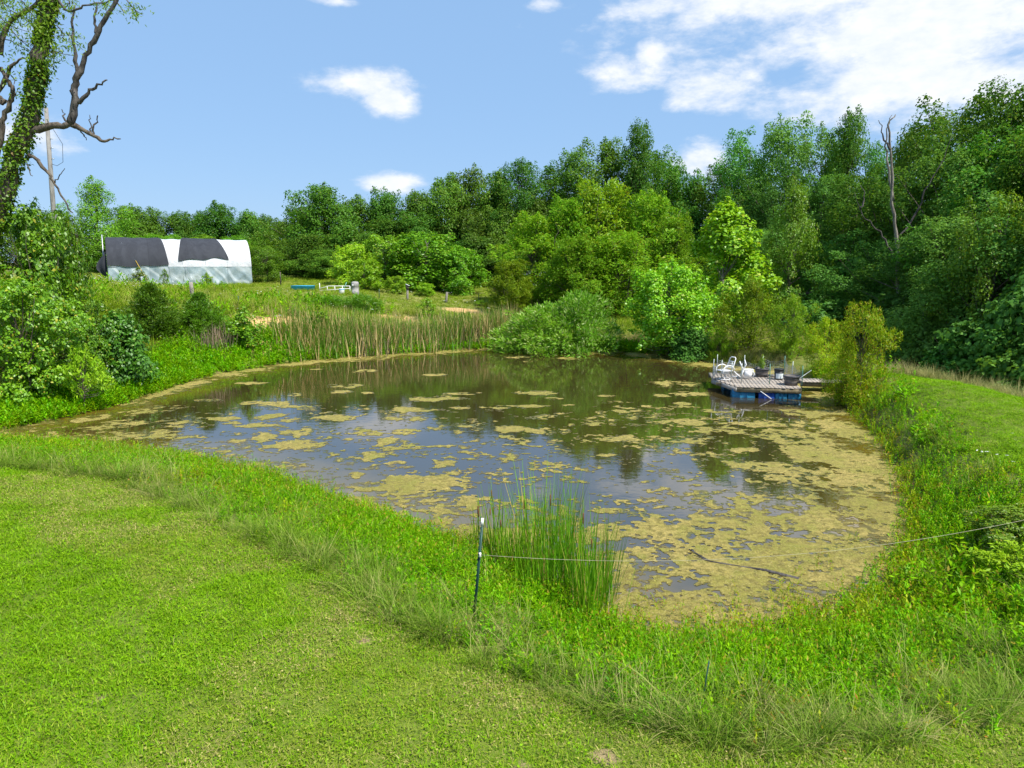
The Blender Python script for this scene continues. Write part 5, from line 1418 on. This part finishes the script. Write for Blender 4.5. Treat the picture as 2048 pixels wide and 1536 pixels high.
MB().lathe([(.012, -.03), (.02, -.025), (.014, 0), (.02, .025), (.012, .03)], 8, c=tuple(hang - p0)).build('insulator', M['insul'], te)
q0, q1, _e = tpost(2215, 1250, 2225, 955, 8.1, 'dark green metal fence post just outside the right edge holding the wire')
end = at(2216, 1000, 8.1)
P = []
for i in range(33):
    t = i / 32
    v = hang.lerp(end, t); v.z -= .40 * 4 * t * (1 - t) * (1 - .18 * (1 - t)); P.append(v)
MB().tube(P, .0024, 5).build('fence_wire', M['string']); tag(bpy.data.objects['fence_wire'], 'sagging pale wire strung from the green post to the right edge', 'wire')
# thin dark rod
a = at(1400, 1425, 6.85); a.z = gz(a.x, 6.85); b_ = at(1418, 1322, 6.85)
MB().tube([a - Vector((0, 0, .1)), b_], .007, 6).build('thin_rod', M['tpost']); tag(bpy.data.objects['thin_rod'], 'thin dark rod stuck upright in the grass below the cattails', 'rod')
# sunken branch
c = [at_z(px, py, .02) for px, py in [(1378, 1100), (1420, 1122), (1480, 1132), (1530, 1140), (1598, 1156)]]
for i, v in enumerate(c): v.z = [.035, .012, .004, .014, .0][i]
b = MB().tube(c, [.010, .018, .024, .03, .034], 8)
lg = b.build('sunken_branch', M['deadwood'], None, True); tag(lg, 'dark dead branch floating in the yellow scum', 'branch')
MB().tube([c[1], c[1] + Vector((-.25, .16, .05))], [.016, .006], 5).build('twig', M['deadwood'], lg)

# far fence posts and odd items on the crest
def woodpost(px, y0, y1, Y, r, label, mt='postwood', lean=0.0, name='wooden_post'):
    Y = RM(Y); p = at(px, y0, Y); zt = at(px, y1, Y).z; z0 = gz(p.x, Y)
    b = MB().tube([(0, 0, -.2), (lean * .5, 0, (zt - z0) * .5), (lean, 0, zt - z0)], [r * 1.08, r, r * .92], 9)
    o = b.build(name, M[mt]); o.location = (p.x, Y, z0); return tag(o, label, 'post')
woodpost(386, 601, 564, 50, .12, 'thick grey wooden fence post rising behind the smaller cedar', lean=-.05)
woodpost(143, 612, 596, 46, .16, 'short grey wooden stub in the grass below the utility pole')
woodpost(892, 606, 584, 60, .10, 'twisted grey wooden post right of the birdhouse', lean=.1)
woodpost(562, 575, 544, 66, .05, 'thin brown pole at the right end of the shade house', 'bark')
for px, y0, y1, Y, lb in [(478, 616, 592, 50, 'thin metal fence stake on the slope right of the cedars'), (559, 604, 583, 55, 'thin metal fence stake below the blue trough'), (625, 596, 581, 58, 'thin metal fence stake left of the white bucket'), (758, 598, 578, 59, 'thin metal fence stake between concrete post and birdhouse'), (958, 602, 587, 63, 'thin metal fence stake at the right end of the crest')]:
    woodpost(px, y0, y1, Y, .03, lb, 'tpost', rnd.uniform(-.05, .05), 'fence_stake')
# birdhouse
p = at(815, 602, 60); z0 = gz(p.x, 60); zt = at(815, 578, 60).z
bh = empty('birdhouse_post', (p.x, 60, z0), 0, None, 'wooden birdhouse with a pale roof on a post on the crest', 'birdhouse')
MB().tube([(0, 0, -.2), (.02, 0, zt - z0)], [.10, .085], 8).build('post', M['postwood'], bh)
b = MB().box((.02, 0, zt - z0 + .16), (.24, .26, .34)); b.build('box', M['bark'], bh)
o = MB().box((0, 0, 0), (.34, .36, .025)).build('roof', M['tposttip'], bh); o.location = (.05, 0, zt - z0 + .345); o.rotation_euler = (0, R_(24), 0)
MB().lathe([(.0275, 0), (.028, .012)], 10, c=(.02, -.135, zt - z0 + .2), ax='y').build('entrance', M['blackplastic'], bh)
# concrete post
M['concrete'] = simple('weathered_concrete', (0.42, 0.40, 0.38), .9, var=.45, scale=3, bump=.4, c2=(0.20, 0.20, 0.20))
p = at(711, 593, 59); z0 = gz(p.x, 59); hh = at(711, 563, 59).z - z0
o = MB().lathe([(.31, -.2), (.31, hh * .3), (.30, hh * .31), (.30, hh * .62), (.31, hh * .63), (.31, hh - .12), (.26, hh - .03), (.12, hh), (.001, hh + .01)], 16).build('concrete_standpipe', M['concrete'], None, True)
o.location = (p.x, 59, z0); tag(o, 'grey weathered concrete standpipe with a rounded top on the crest', 'standpipe')
MB().box((-.13, -.30, hh * .72), (.10, .05, .14)).build('plate', M['tposttip'], o)
# white bucket and green hose
M['bluelid'] = simple('pale_blue_plastic', (0.16, 0.45, 0.62), .5); M['mint'] = simple('mint_plastic', (0.25, 0.62, 0.45), .5); M['poolblue'] = simple('blue_trough', (0.03, 0.42, 0.72), .5)
p = at(684, 592, 59); z0 = gz(p.x, 59); k_ = at(684, 577, 59).z - z0
o = empty('white_barrel', (p.x, 59, z0), 0, None, 'white barrel with a blue band left of the concrete standpipe', 'barrel')
MB().lathe([(.20, 0), (.22, .03), (.22, k_ * .8), (.2, k_), (.001, k_)], 16).build('body', M['whiteplastic'], o, True)
MB().lathe([(.222, k_ * .72), (.23, k_ * .73), (.23, k_ * .9), (.215, k_ * .92)], 16).build('band', M['bluelid'], o, True)
MB().tube([(.12, 0, k_ * .9), (.30, 0, k_ + .22), (.42, 0, k_ + .5)], .03, 6).build('spout', M['mint'], o, True)
# blue trough
p = at(606, 579, 60.5); z0 = gz(p.x, 60.5); wid = 46 / FPX * 60.5
b = MB(); 
V = []; ny_ = 13
prof = [(wid / 2, 0), (wid / 2 + .04, .30), (wid / 2 + .09, .33), (wid / 2, .28), (wid / 2 - .08, .03)]
b.lathe(prof, 24); b.V = [v * np.array([1, .45, 1]) for v in b.V]
o = b.build('blue_trough', M['poolblue'], None, True); o.location = (p.x, 60.5, z0); tag(o, 'low blue plastic pool lying on the crest left of the white rails', 'pool')
# white rail frame
p = at(670, 584, 60.5); z0 = gz(p.x, 60.5); sp = 60 / FPX * 60.5
rf = empty('rail_frame', (p.x, 60.5, z0), 0, None, 'low white metal rail frame behind the concrete standpipe', 'rail')
zr = at(670, 572, 60.5).z - z0
for k in range(5):
    xk = -sp / 2 + sp * k / 4
    MB().tube([(xk, 0, -.1), (xk, 0, zr + (.25 if k == 0 else 0))], .03, 6).build('upright', M['whitemetal'], rf)
MB().tube([(-sp / 2, 0, zr * .55), (-sp * .2, 0, zr), (sp / 2, 0, zr)], .03, 6).build('rail', M['whitemetal'], rf); MB().tube([(-sp / 2, 0, zr * .2), (sp / 2, 0, zr * .55)], .025, 6).build('rail', M['whitemetal'], rf)

# utility pole
p = at(118, 572, RM(52)); z0 = gz(p.x, RM(52)); top = at(92, 215, RM(52))
up = empty('utility_pole', (p.x, RM(52), z0), 0, None, 'tall weathered wooden utility pole with a grey meter box', 'utility pole')
tl = Vector((top.x - p.x, 0, top.z - z0))
MB().tube([(0, 0, -.5), tuple(tl * .5), tuple(tl)], [.165, .14, .115], 12).build('pole', M['polewood'], up, True)
M['meter'] = simple('grey_meter_box', (0.42, 0.46, 0.50), .5, .3)
mz = at(124, 535, RM(52)).z - z0
MB().box((.30, -.12, mz), (.20, .16, .62)).build('meter_box', M['meter'], up)
MB().tube([(.30, -.12, 0), (.30, -.12, mz)], .035, 8).build('conduit', M['meter'], up)
MB().tube([tuple(tl * .93 + Vector((.1, -.1, 0))), tuple(tl * .80 + Vector((.95, -.1, 0))), tuple(tl * .70 + Vector((.9, -.1, 0))), tuple(tl * .68 + Vector((.5, -.1, 0))), tuple(tl * .69 + Vector((.15, -.1, 0)))], .014, 5).build('hanging_cable', M['blackplastic'], up, True)
for f in (.72, .78, .83): MB().box(tuple(tl * f + Vector((.2, 0, 0))), (.16, .06, .05)).build('cable_bracket', M['meter'], up)

# ================================================================== shade house
def cloth(name, c, c2, rough, trans, wr=1.0, folds=False):
    m, nt, out = mat(name)
    t = nt.new('ShaderNodeTexCoord')
    mp = nt.new('ShaderNodeMapping'); nt.put(mp.inputs[0], t.outputs['Object']); mp.inputs['Scale'].default_value = (1.2, 1, .5); mp.inputs['Rotation'].default_value = (0, .5, 0)
    n = nt.noise(mp.outputs[0], 1.6, 6, .6, .6); n2 = nt.noise(t.outputs['Object'], 7, 4)
    col_ = nt.mix(nt.smooth(n, .35, .65), c, c2)
    if folds:
        m2_ = nt.new('ShaderNodeMapping'); nt.put(m2_.inputs[0], t.outputs['Object']); m2_.inputs['Rotation'].default_value = (0, .95, 0)
        wv = nt.new('ShaderNodeTexWave'); nt.put(wv.inputs['Vector'], m2_.outputs[0]); wv.inputs['Scale'].default_value = .33; wv.inputs['Distortion'].default_value = 14; wv.inputs['Detail'].default_value = 2; wv.inputs['Detail Scale'].default_value = .7
        col_ = nt.mix(nt.smooth(wv.outputs['Fac'], .60, 1.0), col_, (0.52, 0.59, 0.61))
    sx = nt.new('ShaderNodeSeparateXYZ'); nt.put(sx.inputs[0], t.outputs['Object'])
    st = nt.math('FRACT', nt.math('MULTIPLY', sx.outputs[0], .31))
    strip = nt.math('GREATER_THAN', nt.math('FRACT', nt.math('MULTIPLY', sx.outputs[0], .155)), .5)
    seam = nt.math('LESS_THAN', st, .018)
    col_ = nt.mix(nt.math('ADD', nt.math('MULTIPLY', strip, .22), nt.math('MULTIPLY', seam, .35)), col_, tuple(x * .55 for x in c2))
    p = nt.new('ShaderNodeBsdfPrincipled'); nt.put(p.inputs['Base Color'], col_); p.inputs['Roughness'].default_value = rough; p.inputs['Specular IOR Level'].default_value = .3
    nt.put(p.inputs['Normal'], nt.bump(nt.math('ADD', n, nt.math('MULTIPLY', n2, .25)), .5 * wr, .15))
    if trans:
        tr = nt.new('ShaderNodeBsdfTranslucent'); nt.put(tr.inputs[0], col_)
        mm = nt.new('ShaderNodeMixShader'); mm.inputs[0].default_value = trans
        nt.l.new(p.outputs[0], mm.inputs[1]); nt.l.new(tr.outputs[0], mm.inputs[2]); nt.l.new(mm.outputs[0], out.inputs[0])
    else: nt.l.new(p.outputs[0], out.inputs[0])
    return m
M['whitecloth'] = cloth('white_sheeting', (0.69, 0.70, 0.72), (0.58, 0.60, 0.63), .5, .10, 1.2)
M['clearcloth'] = cloth('milky_plastic_sheeting', (0.38, 0.46, 0.48), (0.27, 0.36, 0.39), .35, .12, 1.0, True)
M['shadecloth'] = cloth('black_shade_cloth', (0.030, 0.033, 0.042), (0.040, 0.044, 0.055), .85, 0, .25)
YH = 62.0
pl = at(219, 574, YH); pr = at(510, 577, YH)
zl = gz(pl.x, YH); zr_ = gz(pr.x, YH + 1)
HA = R_(28)
_k = (510 - 1024) / FPX; Lh = (_k * YH * 1.0 - pl.x) / (math.cos(HA) - _k * math.sin(HA) * 1.0)
zbase = min(zl, zr_) - .1
sh = empty('shade_house', (pl.x, YH, zbase), HA, None, 'long hoop shade house with black and white cloth roof and milky plastic walls', 'shade house')
Hw = at(360, 534, YH).z - zbase; Hr = at(360, 476, YH + 2.6).z - zbase      # eave and ridge height
Wd_ = 6.2
def section(v):
    """v 0..1 from the front eave over the ridge to the back eave -> (y, z)"""
    t = v * math.pi
    return (Wd_ / 2 - Wd_ / 2 * math.cos(t), Hw + (Hr - Hw) * max(math.sin(t), 0))
def sheet(name, mt, xl, xr, v0, v1, off, nu=40, nv=14, wob=.0, seed=0, hem=0.0):
    """xl/xr: functions of v giving the left and right edge"""
    r = np.random.default_rng(seed); V = []; 
    for j in range(nv + 1):
        v = v0 + (v1 - v0) * j / nv
        for i in range(nu + 1):
            u = i / nu; x = xl(v) * (1 - u) + xr(v) * u
            vv = v
            if j == 0 and hem: vv = v + hem * math.sin(x * 2.1 + seed) * math.sin(x * .9)
            y, z = section(min(max(vv, 0), 1)); y2, z2 = section(min(max(vv + .01, 0), 1))
            n_ = np.array([0, -(z2 - z), y2 - y]); n_ = n_ / (np.linalg.norm(n_) + 1e-9)
            if n_[2] < 0 and v < .5: n_ = -n_
            sagp = -.035 * math.sin((x / Lh) * math.pi * 9) ** 2 if 0.02 < v < .98 else 0
            o_ = off + sagp + wob * (math.sin(x * 5.3 + v * 9 + seed) * .5 + math.sin(x * 2.2 - v * 14) * .5)
            V.append((x, y + n_[1] * o_, z + n_[2] * o_))
    F = [(j * (nu + 1) + i, j * (nu + 1) + i + 1, (j + 1) * (nu + 1) + i + 1, (j + 1) * (nu + 1) + i) for j in range(nv) for i in range(nu)]
    return MB().add(V, F).build(name, mt, sh, True)
X = lambda px: (px - 219) / (510 - 219) * Lh
sheet('white_roof_cover', M['whitecloth'], lambda v: 0.0, lambda v: Lh, 0, 1, 0.0, 90, 40, .03)
def lerp(a, b, v, v1): return a + (b - a) * min(1, max(0, v / v1))
sheet('shade_cloth', M['shadecloth'], lambda v: -.02, lambda v: lerp(X(338), X(325), v, .5) , .012, .62, .09, 50, 24, .02, 1, .012)
sheet('shade_cloth', M['shadecloth'], lambda v: lerp(X(357), X(371), v - .09, .4), lambda v: lerp(X(462), X(438), v - .09, .4), .085, .62, .10, 40, 22, .03, 2, .02)
# front, back walls of milky plastic with gathered folds
def wall(name, y, sgn, mt):
    V = []; nu, nv = 150, 16
    for j in range(nv + 1):
        f = j / nv
        for i in range(nu + 1):
            x = Lh * i / nu
            fold = .10 * abs(math.sin(x * 1.1 + f * 4 + 1.5 * math.sin(x * .6))) + .09 * abs(math.sin(x * 2.3 - f * 5.5)) + .02 * math.sin(x * 9 + f * 16)
            z = -.15 + (Hw + .02 + .15) * f
            V.append((x, y + sgn * (-.02 - .10 * (1 - f) + fold * (1 - f * .75)), z))
    F = [(j * (nu + 1) + i, j * (nu + 1) + i + 1, (j + 1) * (nu + 1) + i + 1, (j + 1) * (nu + 1) + i) for j in range(nv) for i in range(nu)]
    return MB().add(V, F).build(name, mt, sh, True)
wall('plastic_wall', 0.0, 1, M['clearcloth']); wall('plastic_wall', Wd_, -1, M['clearcloth'])
# ends
for nm, xe, mt in (('end_wall', .03, M['shadecloth']), ('end_wall', Lh - .03, M['whitecloth'])):
    pts = [(0, -.15)] + [section(v) for v in np.linspace(0.02, .98, 19)] + [(Wd_, -.15)]
    V = [(xe, y, z) for y, z in pts]
    MB().add(V, [tuple(range(len(V)))]).build(nm, mt, sh)
M['galv'] = simple('galvanised_hoop', (0.5, 0.53, 0.55), .4, .6)
for k in range(7):
    xk = .1 + (Lh - .2) * k / 6
    MB().tube([(xk, .05, -.3), (xk, .05, Hw - .1)] + [(xk, section(v)[0], section(v)[1] - .08) for v in np.linspace(.06, .94, 15)] + [(xk, Wd_ - .05, Hw - .1), (xk, Wd_ - .05, -.3)], .025, 6).build('hoop', M['galv'], sh, True)
# loose cloth hanging at the left end
V = []
for j in range(9):
    f = j / 8
    for i in range(7):
        u = i / 6
        wq = .10 + .75 * math.sin(f * math.pi * .75) ** 1.5 * (1 - .35 * max(0, f - .75) * 4)
        V.append((-.05 - wq * u, .4 + .6 * u + .12 * math.sin(u * 7 + f * 4), Hw + 1.3 - f * (Hw + 0.35) + .25 * u * f))
MB().add(V, [(j * 7 + i, j * 7 + i + 1, (j + 1) * 7 + i + 1, (j + 1) * 7 + i) for j in range(8) for i in range(6)]).build('loose_cloth', M['shadecloth'], sh, True)
MB().tube([(-.35, 2.6, -.2), (-.28, 2.6, Hr + .28)], .045, 8).build('corner_pipe', M['galv'], sh)
M['yellowstrap'] = simple('yellow_strap', (0.62, 0.42, 0.05), .6)
for k, (a, bq, mt) in enumerate([(X(273), X(300), 'yellowstrap'), (X(336), X(362), 'galv'), (X(368), X(392), 'galv')]):
    MB().tube([(a, -.02, Hw + .55 if k == 0 else Hw), (bq, -1.1, -.05)], .022 if k == 0 else .014, 5).build('guy_strap', M[mt], sh)
MB().tube([(X(248), 1.2, Hr - .4), (X(273), -.02, Hw + .55)], .012, 5).build('guy_strap', M['galv'], sh)

# distant shed glimpsed through the willows
p = at(1070, 560, 74); z0 = gz(p.x, 74)
M['metalroof'] = simple('pale_metal_roof', (0.50, 0.54, 0.58), .4, .5); M['shedwall'] = simple('grey_shed_wall', (0.42, 0.44, 0.45), .7)
s_ = empty('metal_shed', (p.x, 74, z0), 0, None, 'pale metal roofed shed half hidden behind the willow thicket', 'shed')
zt = at(1070, 552, 74).z - z0
MB().box((0, 1.5, zt / 2 - .1), (3.6, 3.0, zt + .2)).build('wall', M['shedwall'], s_)
o = MB().box((0, 0, 0), (4.1, 3.5, .06)).build('roof', M['metalroof'], s_); o.location = (0, 1.5, zt + .25); o.rotation_euler = (R_(8), 0, 0)
MB().box((0, -.012, zt * .45), (.9, .03, zt * .8)).build('door', M['metalroof'], s_)
